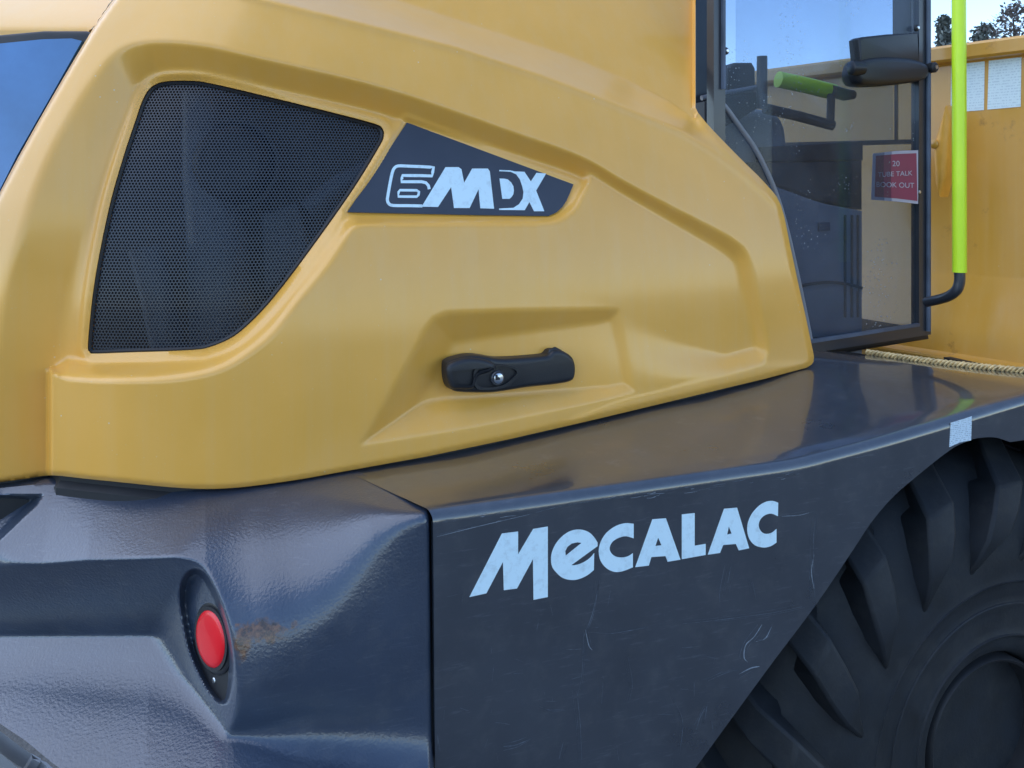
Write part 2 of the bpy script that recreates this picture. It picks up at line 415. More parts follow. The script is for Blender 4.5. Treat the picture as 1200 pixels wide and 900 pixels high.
b.inputs['Coat Weight'].default_value = 0.2; b.inputs['Subsurface Weight'].default_value = 0.0; b.inputs['Subsurface Radius'].default_value = (0.02, 0.002, 0.002); M['red'] = m

# ------------------------------------------------------------------ ground
m, nt, b, out = nodes('gravel_ground'); tc = N(nt, 'ShaderNodeTexCoord').outputs['Object']
g1 = noise(nt, 0.8, 6, 0.6, tc); g2 = noise(nt, 40, 6, 0.7, tc)
gc = mix(nt, 0.5, ramp(nt, g1.outputs[0], [(0.3, (0.07, 0.066, 0.062)), (0.7, (0.13, 0.12, 0.11))]).outputs[0], ramp(nt, g2.outputs[0], [(0.3, (0.04, 0.04, 0.04)), (0.7, (0.16, 0.15, 0.14))]).outputs[0])
nt.links.new(gc, b.inputs['Base Color']); b.inputs['Roughness'].default_value = 0.9; bump(nt, b, g2.outputs[0], 0.6, 0.02); M['ground'] = m
gv = [(-400, -400, 0), (400, -400, 0), (400, 400, 0), (-400, 400, 0)]
ground = mk('ground', gv, [(0, 1, 2, 3)], M['ground'], smooth=False, raw=True, kind='structure')

# ------------------------------------------------------------------ the machine
dumper = bpy.data.objects.new('site_dumper', None); col.objects.link(dumper); dumper.location = ROOT
dumper['label'] = 'yellow and charcoal site dumper with hood, cab, skip and fender'
dumper['category'] = 'dumper'

# ---- hood base: plan curve (right, depth) of its outermost faces at the bottom edge
bu = spline([(-1.45, 1.95), (-1.25, 1.62), (-1.02, 1.385), (-0.86, 1.295), (-0.72, 1.250), (-0.57, 1.232), (-0.46, 1.238), (-0.375, 1.262), (-0.25, 1.315),
             (0.12, 1.503), (0.617, 1.76), (0.75, 1.829), (1.0, 1.957)], 14)
def wbase(u): return np.interp(u, bu[:, 0], bu[:, 1])
def lean(h):
    t = np.clip((h + 0.25) / 0.55, 0, 1.6); return 0.16 * t * t
ARCH = np.vstack([spline([(-14, 640), (-12, 560), (-8, 450), (4, 350), (20, 287), (50, 200), (83, 133), (112, 88), (133, 64), (153, 53), (178, 49), (213, 50), (253, 56), (300, 67),
                (400, 90), (467, 108), (533, 130), (600, 154), (680, 183), (733, 213), (783, 240), (835, 267), (862, 283), (877, 300), (887, 336), (895, 374), (900, 405), (896, 421),
                (884, 431), (835, 444), (783, 457), (700, 480), (560, 545)], 6), [(520, 640)]])
BULGE = np.vstack([spline([(60, 436), (83, 442), (133, 444), (200, 442), (250, 433), (283, 417), (317, 390), (350, 350), (383, 310), (404, 278), (414, 266), (428, 263)], 6),
                   spline([(440, 263), (560, 263), (633, 263), (655, 259), (673, 246), (683, 228), (692, 210), (700, 190)], 6), [(760, 150), (980, 200), (980, 640), (60, 640)]])
POCKET = np.array([(424, 520), (498, 388), (508, 374), (524, 367), (600, 364), (726, 362), (734, 400), (746, 459), (690, 472), (560, 498)])
GRILLE = spline([(105.5, 412.5), (103, 401), (111, 328), (127.5, 244), (144, 185), (158.6, 141), (167, 117), (177, 102), (193, 95.5), (221, 94.5), (247, 97.5), (320, 114.5), (393, 132.5),
                 (438, 144.5), (448, 150), (450, 159), (444, 173), (411.6, 225.6), (356.6, 302.6), (320, 350), (294, 378), (272, 396), (247, 407), (224.6, 410.8), (155, 413), (112, 414.5)], 5, True)
BADGE = [(477, 143.5), (672, 216), (668, 226), (664, 235), (659, 242.5), (652, 249), (643, 253), (560, 252), (407, 248.5)]
CREASE = np.array([(150, -60), (220, -30), (290, -5), (400, 22), (533, 55), (633, 88), (717, 120), (800, 155), (833, 175), (867, 200), (897, 225), (916, 243), (925, 262)], float)
CUP = np.array([(220, -90), (300, -50), (467, 0), (567, 33), (667, 65), (733, 92), (783, 117), (815, 140)], float)
HOOD = np.array([(-100, 584), (-60, 573), (0, 565), (30, 561), (60, 557), (100, 561), (150, 566), (200, 571), (240, 573), (270, 572), (300, 569), (350, 562), (400, 553), (500, 535), (600, 514),
                 (700, 491), (800, 467), (900, 443), (945, 431), (953, 426), (954, 418), (945, 375), (935, 330), (926, 288), (915, 240), (897, 215), (867, 185), (833, 150), (818, 132), (815, 126),
                 (815, -70), (200, -70), (140, -10), (105, 40), (45, 142), (0, 225), (-40, 310), (-80, 420)], float)
HOOD = np.vstack([spline(HOOD[:13], 3)[:-1], HOOD[12:21], spline(HOOD[20:29], 3)[1:], HOOD[29:32], spline(HOOD[32:], 4), ])

def hood_depth(x, y, rims=True):
    D = np.interp(x, [0, 150, 450, 700, 870], [0.058, 0.056, 0.050, 0.040, 0.032])
    wA = np.interp(x, [-10, 100, 140, 180, 260, 400, 550, 700, 860, 890], [74, 76, 62, 45, 37, 32, 27, 21, 25, 28])
    dA = D * LR(sdist(x, y, ARCH) / wA, 0.10)
    dB = np.clip(0.001 * (0.0232 * (x - 240) - 0.0454 * (y - 480)), 0.0, 0.03)
    dB = dB + 0.010 * S((150 - x) / 95)
    # the main face runs out flush towards its lower edge
    yb = np.interp(x, [60, 300, 560, 700, 783, 835, 884], [565, 560, 520, 480, 457, 444, 431])
    fw = np.interp(x, [560, 700, 790, 850], [190, 130, 60, 26])
    dB = dB * np.where(x < 150, 1, S((yb - y) / fw))
    sb = sdist(x, y, BULGE); ws = np.interp(x, [58, 66, 80, 200, 390, 425, 700], [4, 8, 20, 25, 22, 9, 9])
    t = LR(1 + sb / ws, 0.25)
    d = dA * (1 - t) + smin(dA, dB, 0.006) * t
    # handle pocket
    tap = np.interp(x, [430, 520, 700, 745], [1.0, 1.0, 0.42, 0.15])
    d = d + 0.034 * tap * LR(sdist(x, y, POCKET) / (36 * np.clip(tap, 0.35, 1)), 0.11)
    # shoulder above the crease
    up = inside(x, y, np.vstack([CREASE, [(925, -200), (100, -200)]]))
    dc = pdist(x, y, CREASE, False); du = pdist(x, y, CUP, False)
    sh = np.where(up, dc, 0); frac = np.where(up, np.clip(dc / np.maximum(dc + du, 1e-6), 0, 1), 0)
    above = inside(x, y, np.vstack([CUP, [(815, -200), (100, -200)]])); frac = np.where(above, 1, frac)
    wid = np.interp(x, [200, 400, 600, 800, 910], [0.13, 0.11, 0.085, 0.06, 0.03])
    d = d + wid * (0.25 * S(frac) + 0.75 * frac) - 0.004 * np.exp(-(pdist(x, y, CREASE, False) / 5.0) ** 2) * (x < 912)
    if rims:
        dg = sdist(x, y, GRILLE); d = d - 0.0045 * np.exp(-((dg + 6.5) / 4.5) ** 2)
        db = sdist(x, y, np.array(BADGE)); d = d - 0.0032 * np.exp(-((db + 5.5) / 4.0) ** 2)
        ed = pdist(x, y, HOOD); d = d + 0.007 * (1 - np.sqrt(np.clip(1 - (1 - np.clip(ed / 7, 0, 1)) ** 2, 0, 1)))
    return d
def hood_w(x, y, d=None):
    x = np.asarray(x, float); y = np.asarray(y, float)
    if d is None: d = hood_depth(x, y)
    w = np.full(x.shape, 1.35); k = (x - CX) / FX; mm = -(y - HY) / FX
    for _ in range(60): w = 0.5 * w + 0.5 * (wbase(k * w) + lean(mm * w) + d)
    return w
def hood_pt(x, y, d): return pt(x, y, float(hood_w(np.array([x]), np.array([y]), np.array([d]))[0]))

sheet(hood_w, -104, 960, -74, 590, 2.5, HOOD, [GRILLE], (-0.006, 0.030, 0), 'hood', M['yellow'], dumper)

sx = np.concatenate([np.linspace(-95, 240, 60), np.linspace(246, 951, 110)]); hb_ = HOOD[:60]; hb_ = hb_[np.argsort(hb_[:, 0])]; hb_ = hb_[hb_[:, 1] > 420]
sy = np.interp(sx, hb_[:, 0], hb_[:, 1]); sw = hood_w(sx, sy)
a_ = np.stack([(sx - CX) / FX * sw, sw, -(sy - HY) / FX * sw], 1)
ring = [a_ + np.array([0, 0.014, 0.02]), a_ + np.array([0, 0.014, -0.012]), a_ + np.array([0, 0.004, -0.020]), a_ + np.array([0, 0.004, -0.09])]
ns_ = len(sx); mk('hood_seal', np.vstack(ring), [(q * ns_ + i, q * ns_ + i + 1, (q + 1) * ns_ + i + 1, (q + 1) * ns_ + i) for q in range(3) for i in range(ns_ - 1)], M['seal'], dumper)

# roof panel over the hood's upper edge, seen at the top left above the rear pane
RP = Plane(pt(-60, 30, 1.42), pt(110, 30, 1.40))
def rear_cover_w(x, y):
    p = RP.at(x, y)[..., 1]; return p + 0.30 * S((60 - y) / 160) + 0.012 * (1 - S((44 - y) / 12))
COVER = np.array([(-240, 73), (-80, 56), (0, 49), (50, 44.5), (96, 44.5), (112, 30), (138, -10), (175, -70), (-240, -70)], float)
sheet(rear_cover_w, -244, 180, -74, 78, 3, COVER, [], (0, 0.05, 0.01), 'rear_cover', M['yellow'], dumper)
PANE = [(-230, 75), (-70, 58), (0, 51), (50, 46), (84, 45), (96, 48), (60, 112), (20, 182), (-2, 226), (-50, 330), (-90, 430), (-120, 560), (-230, 575)]
FRAME = [(-240, 64), (-76, 47), (0, 40), (50, 35.5), (100, 35.5), (111, 40), (70, 112), (28, 186), (10, 226), (-40, 340), (-78, 430), (-108, 572), (-240, 590)]
RQ = Plane(pt(-60, 30, 1.42), pt(110, 30, 1.40), pt(0, 200, 1.385))
pane_frame = pillow(RQ, FRAME, 0.03, 0.006, 'rear_pane_frame', M['seal'], dumper, off=-0.004)
pane = solid(RQ, [PANE], 0.006, 'pane', M['rear_pane'], pane_frame, off=0.0015)

# ---- perforated grille on the channel floor
gd = 0.062
def grille_pt(x, y, dd=0.0):
    w = hood_w(np.asarray(x, float), np.asarray(y, float), np.full(np.shape(x), gd + dd))
    return np.stack([(x - CX) / FX * w, w, -(y - HY) / FX * w], -1)
# true hexagonal lattice laid on the surface: chord length along the plan, height along Z
us = np.linspace(-0.78, -0.12, 700)
wl = np.array([wbase(u) for u in us]) + gd; sl = np.concatenate([[0], np.cumsum(np.hypot(np.diff(us), np.diff(wl)))])
def on_grille(s, h, dd):
    u = np.interp(s, sl, us); w = np.interp(s, sl, wl) + lean(h) + dd
    return np.stack([u, w, h], -1)
pitch = 0.0052; R_o = pitch / math.sqrt(3); R_i = 0.00208
cs, ch = [], []
for r in range(156):
    for c in range(168):
        cs.append((c + 0.5 * (r % 2)) * pitch); ch.append(-0.30 + r * pitch * math.sqrt(3) / 2)
cs, ch = np.array(cs), np.array(ch); p = on_grille(cs, ch, 0)
gx, gy = p[:, 0] / p[:, 1] * FX + CX, HY - p[:, 2] / p[:, 1] * FX
k = sdist(gx, gy, GRILLE) > -4
cs, ch = cs[k], ch[k]; n = len(cs); ang = np.radians(30 + 60 * np.arange(6))
V = []
for R_, dd in ((R_o, 0.0), (R_i, 0.0), (R_i, 0.0016)):
    s6 = cs[:, None] + R_ * np.cos(ang)[None]; h6 = ch[:, None] + R_ * np.sin(ang)[None]
    V.append(on_grille(s6.ravel(), h6.ravel(), dd))
V = np.vstack(V); F = []
for i in range(n):
    for a in range(6):
        o0, o1 = i * 6 + a, i * 6 + (a + 1) % 6
        F.append((o0, o1, o1 + n * 6, o0 + n * 6)); F.append((o0 + n * 6, o1 + n * 6, o1 + 2 * n * 6, o0 + 2 * n * 6))
grille = mk('side_grille', V, F, M['mesh'], dumper, smooth=False)
# grille border strip
gi = GRILLE.copy(); d = np.roll(gi, -1, 0) - np.roll(gi, 1, 0); d /= np.linalg.norm(d, axis=1)[:, None]; nr = np.stack([-d[:, 1], d[:, 0]], 1)
inn = gi + nr * 4.5
if not inside(inn[:1, 0], inn[:1, 1], GRILLE)[0]: nr = -nr; inn = gi + nr * 4.5
out_ = gi - nr * 5
ring = [grille_pt(out_[:, 0], out_[:, 1], -0.002), grille_pt(gi[:, 0] + nr[:, 0] * 2, gi[:, 1] + nr[:, 1] * 2, -0.005), grille_pt(inn[:, 0], inn[:, 1], -0.002), grille_pt(inn[:, 0], inn[:, 1], 0.003)]
ng = len(gi); V = np.vstack(ring); F = [(r * ng + i, r * ng + (i + 1) % ng, (r + 1) * ng + (i + 1) % ng, (r + 1) * ng + i) for r in range(3) for i in range(ng)]
mk('grille_border', V, F, M['seal'], grille)

# engine bay behind the grille
eng = solid(Plane(pt(60, 200, 1.50), pt(480, 200, 1.58)), [[(60, 60), (500, 60), (500, 440), (60, 440)]], 0.02, 'engine_block', M['dkgrey'], dumper)
c0 = pt(275, 195, 1.46)
lathe(c0, (0.15, -1, 0.1), [(0.012, 0.055), (0.048, 0.06), (0.060, 0.05), (0.064, 0.03), (0.064, -0.08)], 'air_filter', M['engine_dark'], eng)
lathe(c0, (0.15, -1, 0.1), [(0.064, 0.0), (0.072, 0.03), (0.078, 0.03), (0.080, -0.02)], 'filter_ring', M['dkgrey'], eng)
tube([pt(360, 245, 1.44), pt(400, 215, 1.45), pt(450, 190, 1.47), pt(500, 180, 1.5)], 0.018, 'hose', M['engine'], eng)
tube([pt(235, 110, 1.45), pt(238, 200, 1.44), pt(255, 280, 1.44), pt(262, 380, 1.45), pt(262, 440, 1.45)], [0.03, 0.034, 0.05, 0.055, 0.05], 'coolant_pipe', M['engine'], eng)
tube([pt(170, 290, 1.40), pt(185, 350, 1.40), pt(200, 430, 1.40)], 0.026, 'exhaust_pipe', M['engine'], eng)
pillow(Plane(pt(310, 260, 1.47), pt(400, 250, 1.5)), [(305, 250), (350, 235), (365, 300), (310, 345)], 0.04, 0.01, 'bracket', M['engine'], eng)

# ---- badge plate with its lettering
bp = [hood_pt(420, 245, 0.049), hood_pt(660, 240, 0.0405), hood_pt(480, 150, 0.049)]
BPL = Plane(*bp)
badge = solid(BPL, [BADGE], 0.004, 'badge_plate', M['plate'], dumper, off=0.003)
def zz(pts, ox, oy, s): return [(ox + x / s, oy + y / s) for x, y in pts]
z3 = lambda q: zz(q, 445, 185, 12.0)
BO = 0.0036
six = spline(z3([(600, 676), (400, 672), (190, 669), (130, 645), (108, 590), (115, 530), (150, 330), (178, 205), (205, 145), (260, 113), (400, 116), (600, 124), (757, 133)]), 3)
ribbon(BPL, np.vstack([six, z3([(745, 200), (735, 254), (600, 250), (400, 248), (322, 247), (312, 290), (304, 335), (450, 335), (590, 335), (650, 350), (685, 390), (697, 440)])]), 1.75, 'letter', M['decal'], badge, BO)
ribbon(BPL, z3([(266, 480), (285, 454), (400, 455), (520, 456), (552, 478), (545, 520), (522, 545), (400, 545), (262, 543)]), 1.5, 'letter', M['decal'], badge, BO, closed=True)
solid(BPL, [z3([(590, 686), (925, 130), (1110, 130), (1150, 160), (1187, 350), (1300, 150), (1520, 150), (1548, 190), (1608, 715), (1415, 708), (1390, 440), (1265, 705), (1045, 705), (1005, 410), (820, 690)])], 0.0004, 'letter', M['decal'], badge, BO)
solid(BPL, [z3([(1685, 290), (1750, 292), (1800, 302), (1848, 345), (1880, 400), (1887, 460), (1880, 510), (1855, 550), (1826, 576), (1725, 576)])], 0.0004, 'letter', M['decal'], badge, BO)
solid(BPL, [z3([(1685, 170), (1840, 176), (1900, 190), (2035, 195), (2125, 330), (2205, 210), (2340, 220), (2200, 460), (2315, 750), (2170, 750), (2105, 620), (2040, 735), (1680, 732), (1680, 712),
             (1880, 702), (1960, 650), (2012, 570), (2022, 480), (2005, 400), (1970, 300), (1920, 232), (1840, 195), (1680, 187)])], 0.0004, 'letter', M['decal'], badge, BO)

# ---- hood handle
HP = Plane(hood_pt(525, 440, 0.010), hood_pt(668, 430, 0.014))
HO = spline([(525.5, 430), (529, 423.5), (545, 418.5), (558, 417), (570, 418.3), (583, 420.5), (596, 421), (620, 419.5), (640, 417.5), (645, 415.5), (649, 411.5), (656, 410.5), (664, 413), (672, 419),
      (675.5, 428), (675.5, 439), (671, 447), (653, 451), (620, 454.5), (596, 458.5), (575, 461), (545, 460.5), (532, 458), (526.5, 448)], 4, True)
handle = pillow(HP, HO.tolist(), 0.028, 0.008, 'hood_handle', M['black'], dumper, off=0.014)
pillow(HP, spline([(525, 431), (540, 422), (556, 420), (574, 423), (584, 430), (575, 437), (562, 442), (556, 456), (540, 457), (529, 454)], 4, True).tolist(), 0.012, 0.008, 'handle_head', M['black'], handle, off=0.021)
lens_o = spline([(556, 434), (562, 429), (580, 427.5), (598, 428.5), (612, 435), (604, 446), (592, 454), (574, 457), (560, 456), (555, 447)], 4, True)
lens_i = spline([(559, 436), (564, 431.5), (580, 430), (597, 431), (606, 436), (600, 444), (590, 451), (574, 454), (563, 453), (558, 446)], 4, True)
solid(HP, [lens_o.tolist(), lens_i.tolist()], 0.006, 'lock_surround', M['black'], handle, off=0.019)
lk = HP.at(np.array(582.0), np.array(442.5), 0.014)
lathe(lk, HP.n, [(0.0125, -0.004), (0.0125, 0.005), (0.0112, 0.0065), (0.0096, 0.0065)], 'lock_bezel', M['trim'], handle, 32)
lathe(lk, HP.n, [(0.0088, 0.004), (0.0088, 0.0078), (0.0078, 0.0086)], 'key_lock', M['steel'], handle, 32)
solid(HP, [[(580.5, 439.5), (583, 439), (583.6, 441.5), (586, 442.6), (586, 445), (581, 445.6)]], 0.0006, 'keyway', M['seal'], handle, off=0.0233)
tube([HP.at(np.array(a), np.array(b_), 0.004) for a, b_ in ((643.0, 418.0), (644.5, 411.0), (650.0, 409.0), (656.0, 412.0), (659.0, 419.0))], 0.004, 'hinge_loop', M['black'], handle, 10)

# ---- fender: side panel with wheel arch, rounded edge and broad glossy top
YF = 1.116
def fplane(px, py, off=0.0):
    k = (np.asarray(px, float) - CX) / FX; w = (YF - off) / (CT - k * ST); return w
FP = Plane(unloc(0.3, YF, -0.6), unloc(1.3, YF, -0.6))
EDGE = np.array([(480, 604), (505, 600), (647, 580.5), (772, 563), (876, 548.5), (915, 543), (945, 537.5), (980, 528.5), (1033, 514.5), (1100, 495), (1200, 465), (1235, 456), (1300, 447), (1360, 438)], float)
ew = fplane(EDGE[:, 0], 0); eX = (EDGE[:, 0] - CX) / FX * ew * CT + ew * ST; eH = -(EDGE[:, 1] - HY) / FX * ew
XS, HS = [], []
XSEAM = float(np.interp(505, EDGE[:, 0], eX))
ES = spline(np.stack([eX, eH], 1), 6)
def edge_h(X): return np.interp(X, ES[:, 0], ES[:, 1])
_sl = spline([(0.0, -0.02), (0.35, -0.012), (0.5, 0.018), (0.67, 0.065), (0.86, 0.104), (1.05, 0.095), (1.2, 0.084), (1.44, -0.03), (1.6, -0.08), (1.8, -0.08)], 6); SLX, SLY = _sl[:, 0], _sl[:, 1]
def top_h(X, Y):
    return edge_h(X) + (Y - YF) * np.interp(X, SLX, SLY)
def front_x(Y): return 1.446 - 0.49 * (Y - 1.534)
r = 0.016; ny = 40; nx = 150
prof = [(r * (1 - math.cos(t)), -r * (1 - math.sin(t))) for t in np.linspace(0, math.pi / 2, 7)] + [(y_, 0.0) for y_ in np.linspace(0.03, 0.60, ny)]
V, F = [], []
for i in range(nx + 1):
    for (dy, dz) in prof:
        Y = YF + dy; xe = float(front_x(Y)); x0_ = XSEAM + 0.003 - 0.37 * dy; X = x0_ + (xe - x0_) * i / nx
        hh = float(top_h(X, max(Y, YF + r))) if dy >= r else float(edge_h(X))
        V.append(unloc(X, Y, hh + dz))
m_ = len(prof)
for i in range(nx):
    for j in range(m_ - 1): F.append((i * m_ + j, (i + 1) * m_ + j, (i + 1) * m_ + j + 1, i * m_ + j + 1))
# folded front edge
b0 = len(V)
for j in range(m_): V.append(np.array(V[nx * m_ + j]) + np.array([0.004, 0.01, -0.05]))
for j in range(m_ - 1): F.append((nx * m_ + j, b0 + j, b0 + j + 1, nx * m_ + j + 1))
fender = mk('fender', np.array(V), F, M['dark'], dumper, angle=60)

def fpx(X, h):
    q = unloc(X, YF, h); return q[0] / q[1] * FX + CX, HY - q[2] / q[1] * FX
arch_px = [(760, 975), (818, 896), (899, 785), (956, 709), (1000, 644), (1022, 611), (1048, 581), (1083, 551), (1114, 527), (1130, 518.5), (1143, 514), (1165, 512.5), (1184, 518)]
arch = spline(arch_px, 5).tolist()
arch += [fpx(1.46, -0.452), fpx(1.53, -0.475), fpx(1.60, -0.52), fpx(1.65, -0.57)]
topedge = [fpx(x, float(edge_h(x)) - r) for x in np.linspace(float(front_x(YF)), XSEAM + 0.003, nx + 1)]
side_outline = [(508.5, 607), (510, 900), (512, 1250), (600, 1250)] + arch + topedge
side_outline[0] = topedge[-1]
side_outline = side_outline[:-1]
side = solid(FP, [side_outline], 0.010, 'side_panel', M['dark'], fender)
# arch flange and liner
A3 = FP.at(np.array([p[0] for p in arch]), np.array([p[1] for p in arch]), 0.0)
inw = np.array([-ST, CT, 0.0]); V = np.vstack([A3 - inw * -0.003, A3 + inw * 0.03 + np.array([0, 0, 0.004]), A3 + inw * 0.42 + np.array([0, 0, 0.02])]); na = len(A3)
F = [(k_ * na + i, k_ * na + i + 1, (k_ + 1) * na + i + 1, (k_ + 1) * na + i) for k_ in range(2) for i in range(na - 1)]
mk('wheel_arch_liner', V, F, M['seal'], fender)
BK = Plane(unloc(0.3, YF + 0.40, -0.6), unloc(1.3, YF + 0.40, -0.6))
def bx(name, x0, x1, y0, y1, h0, h1, mat, parent, bev=0.0):
    v = [unloc(x, y, h) for h in (h0, h1) for y in (y0, y1) for x in (x0, x1)]
    f = [(0, 2, 3, 1), (4, 5, 7, 6), (0, 1, 5, 4), (2, 6, 7, 3), (0, 4, 6, 2), (1, 3, 7, 5)]
    o = mk(name, v, f, mat, parent, smooth=False)
    if bev:
        md = o.modifiers.new('bevel', 'BEVEL'); md.width = bev; md.segments = 3
    return o
bx('chassis', -0.1, 1.8, YF + 0.43, YF + 0.95, -1.15, -0.56, M['seal'], dumper)

bx('inner_panel', 0.45, 1.66, YF + 0.40, YF + 0.42, -1.2, -0.41, M['seal'], fender)
bx('splash_panel', 1.655, 1.675, YF + 0.01, YF + 0.42, -0.75, -0.40, M['seal'], fender)
# lettering on the side panel
zA = lambda q: zz(q, 540, 600, 6.0); zB = lambda q: zz(q, 730, 580, 6.0); zC = lambda q: zz(q, 540, 580, 3.158)
LO = 0.0007
letters = [
 [zA([(62, 598), (290, 152), (403, 138), (403, 300), (510, 120), (612, 103), (612, 598), (512, 618), (508, 330), (395, 538), (303, 550), (297, 350), (180, 572)])],
 [spline(zA([(962, 215), (940, 180), (905, 145), (860, 127), (810, 125), (760, 140), (710, 175), (665, 230), (640, 290), (635, 340), (645, 390), (680, 435), (720, 465), (775, 478), (830, 472), (890, 445), (936, 408)]), 3).tolist()
  + spline(zA([(938, 290), (915, 318), (880, 345), (840, 365), (800, 375), (777, 374)]), 3).tolist() + zA([(962, 240)]),
  zA([(738, 308), (735, 275), (750, 245), (780, 222), (820, 213), (850, 218)])],
 [spline(zC([(640, 107), (610, 105), (575, 115), (540, 140), (518, 175), (511, 210), (518, 245), (540, 272), (570, 285), (600, 282), (637, 268)]), 3).tolist()
  + spline(zC([(637, 216), (620, 227), (597, 232), (573, 228), (556, 214), (551, 194), (563, 172), (587, 158), (612, 153), (640, 161)]), 3).tolist()],
 [zB([(88, 508), (208, 172), (303, 165), (405, 455), (315, 470), (300, 430), (200, 437), (182, 497)]), zB([(228, 360), (248, 300), (272, 355)])],
 [zB([(415, 138), (505, 128), (505, 358), (582, 345), (582, 422), (415, 452)])],
 [zB([(598, 420), (712, 98), (803, 90), (888, 375), (815, 390), (795, 345), (705, 352), (683, 408)]), zB([(733, 280), (745, 222), (765, 272)])],
 [spline(zB([(1092, 55), (1055, 43), (1010, 48), (960, 75), (910, 130), (882, 190), (875, 250), (890, 310), (930, 355), (990, 370), (1040, 360), (1080, 335)]), 3).tolist()
  + spline(zB([(1080, 240), (1050, 265), (1010, 275), (975, 260), (955, 220), (965, 175), (1000, 142), (1045, 132), (1090, 150)]), 3).tolist()],
]
for l in letters: solid(FP, l, 0.0006, 'letter', M['decal'], side, LO)
solid(FP, [[(1114.4, 495.6), (1139, 488), (1138, 516), (1125, 518.5), (1112.6, 524)]], 0.0006, 'label_sticker', M['qr'], side, LO)

# scratches in the side panel's paint
def scratch(pts, w_, pale=False):
    p = spline(pts, 5); t = np.linspace(0, 1, len(p)); hw = 0.52 * w_ * (0.25 + 0.75 * np.sin(np.pi * np.clip(t, 0.03, 0.97)) ** 0.6)
    hw = hw * np.array([rnd.uniform(0.6, 1.25) for _ in p])
    ribbon(FP, p, hw, 'scratch', M['scratch_pale'] if pale else M['scratch'], side, 0.0004, 0.0002)
for a in [([(512, 629), (560, 617), (620, 603)], 0.75, True), ([(620, 603), (660, 593), (730, 582)], 0.5, False), ([(893, 732), (884, 746), (874, 756), (872, 770), (876, 776)], 1.1, True),
          ([(904, 735), (897, 748), (886, 752)], 0.8, True), ([(866, 790), (880, 783), (890, 781)], 1.3, True), ([(830, 798), (850, 789), (868, 784)], 0.5, False),
          ([(703, 680), (694, 720), (684, 745)], 1.0, False), ([(686, 738), (690, 756), (694, 762)], 0.9, True), ([(676, 810), (680, 850), (682, 895)], 0.8, False), ([(684, 740), (682, 790), (677, 815)], 0.6, False),
          ([(850, 660), (844, 690), (843, 706)], 0.7, False), ([(857, 662), (851, 692)], 0.5, False), ([(882, 682), (886, 703)], 0.5, False), ([(590, 875), (605, 873), (622, 866)], 1.2, False),
          ([(940, 711), (900, 719), (830, 728), (800, 731)], 0.55, False), ([(956, 604), (953, 640), (955, 700)], 0.6, False), ([(954, 650), (951, 670), (954, 690)], 0.9, True), ([(916, 605), (935, 604), (948, 601)], 0.6, True),
          ([(706, 800), (705, 825)], 0.6, False), ([(660, 870), (655, 890)], 0.6, False), ([(632, 828), (645, 832), (660, 831)], 0.5, False), ([(816, 855), (820, 842), (826, 830)], 1.3, False),
          ([(760, 735), (720, 742), (690, 741)], 0.5, False), ([(512, 860), (516, 880)], 0.7, False), ([(736, 770), (741, 800), (738, 820)], 0.45, False), ([(790, 820), (800, 845), (797, 880)], 0.4, False)]:
    scratch(*a)
    for _ in range(2):
        ox, oy = rnd.uniform(-5, 5), rnd.uniform(-4, 4); q = [(x_ + ox + rnd.uniform(-1.5, 1.5), y_ + oy + rnd.uniform(-1.5, 1.5)) for x_, y_ in a[0]]
        if len(q) > 2 and rnd.random() < 0.5: q = q[:-1]
        scratch(q, a[1] * rnd.uniform(0.25, 0.5), False)
for _ in range(46):
    x_ = rnd.uniform(515, 1010); y_ = float(np.interp(x_, EDGE[:, 0], EDGE[:, 1])) + 11 + abs(rnd.gauss(0, 5)); L_ = rnd.uniform(4, 26)
    scratch([(x_, y_), (x_ + L_ * 0.5, y_ - L_ * 0.07 + rnd.uniform(-0.6, 0.6)), (x_ + L_, y_ - L_ * 0.15 + rnd.uniform(-0.8, 0.8))], rnd.uniform(0.3, 0.8), rnd.random() < 0.35)
for _ in range(40):
    x_ = rnd.uniform(520, 880); y_ = rnd.uniform(690, 890); L_ = rnd.uniform(3, 20); an = rnd.choice([1.5, 1.5, 1.7, -0.15, 0.2]) + rnd.uniform(-0.2, 0.2)
    if x_ > 818 + (896 - y_) * 0.73 - 20: continue
    scratch([(x_, y_), (x_ + L_ * 0.5 * math.cos(an), y_ + L_ * 0.5 * math.sin(an) + rnd.uniform(-0.5, 0.5)), (x_ + L_ * math.cos(an), y_ + L_ * math.sin(an))], rnd.uniform(0.2, 0.6), False)

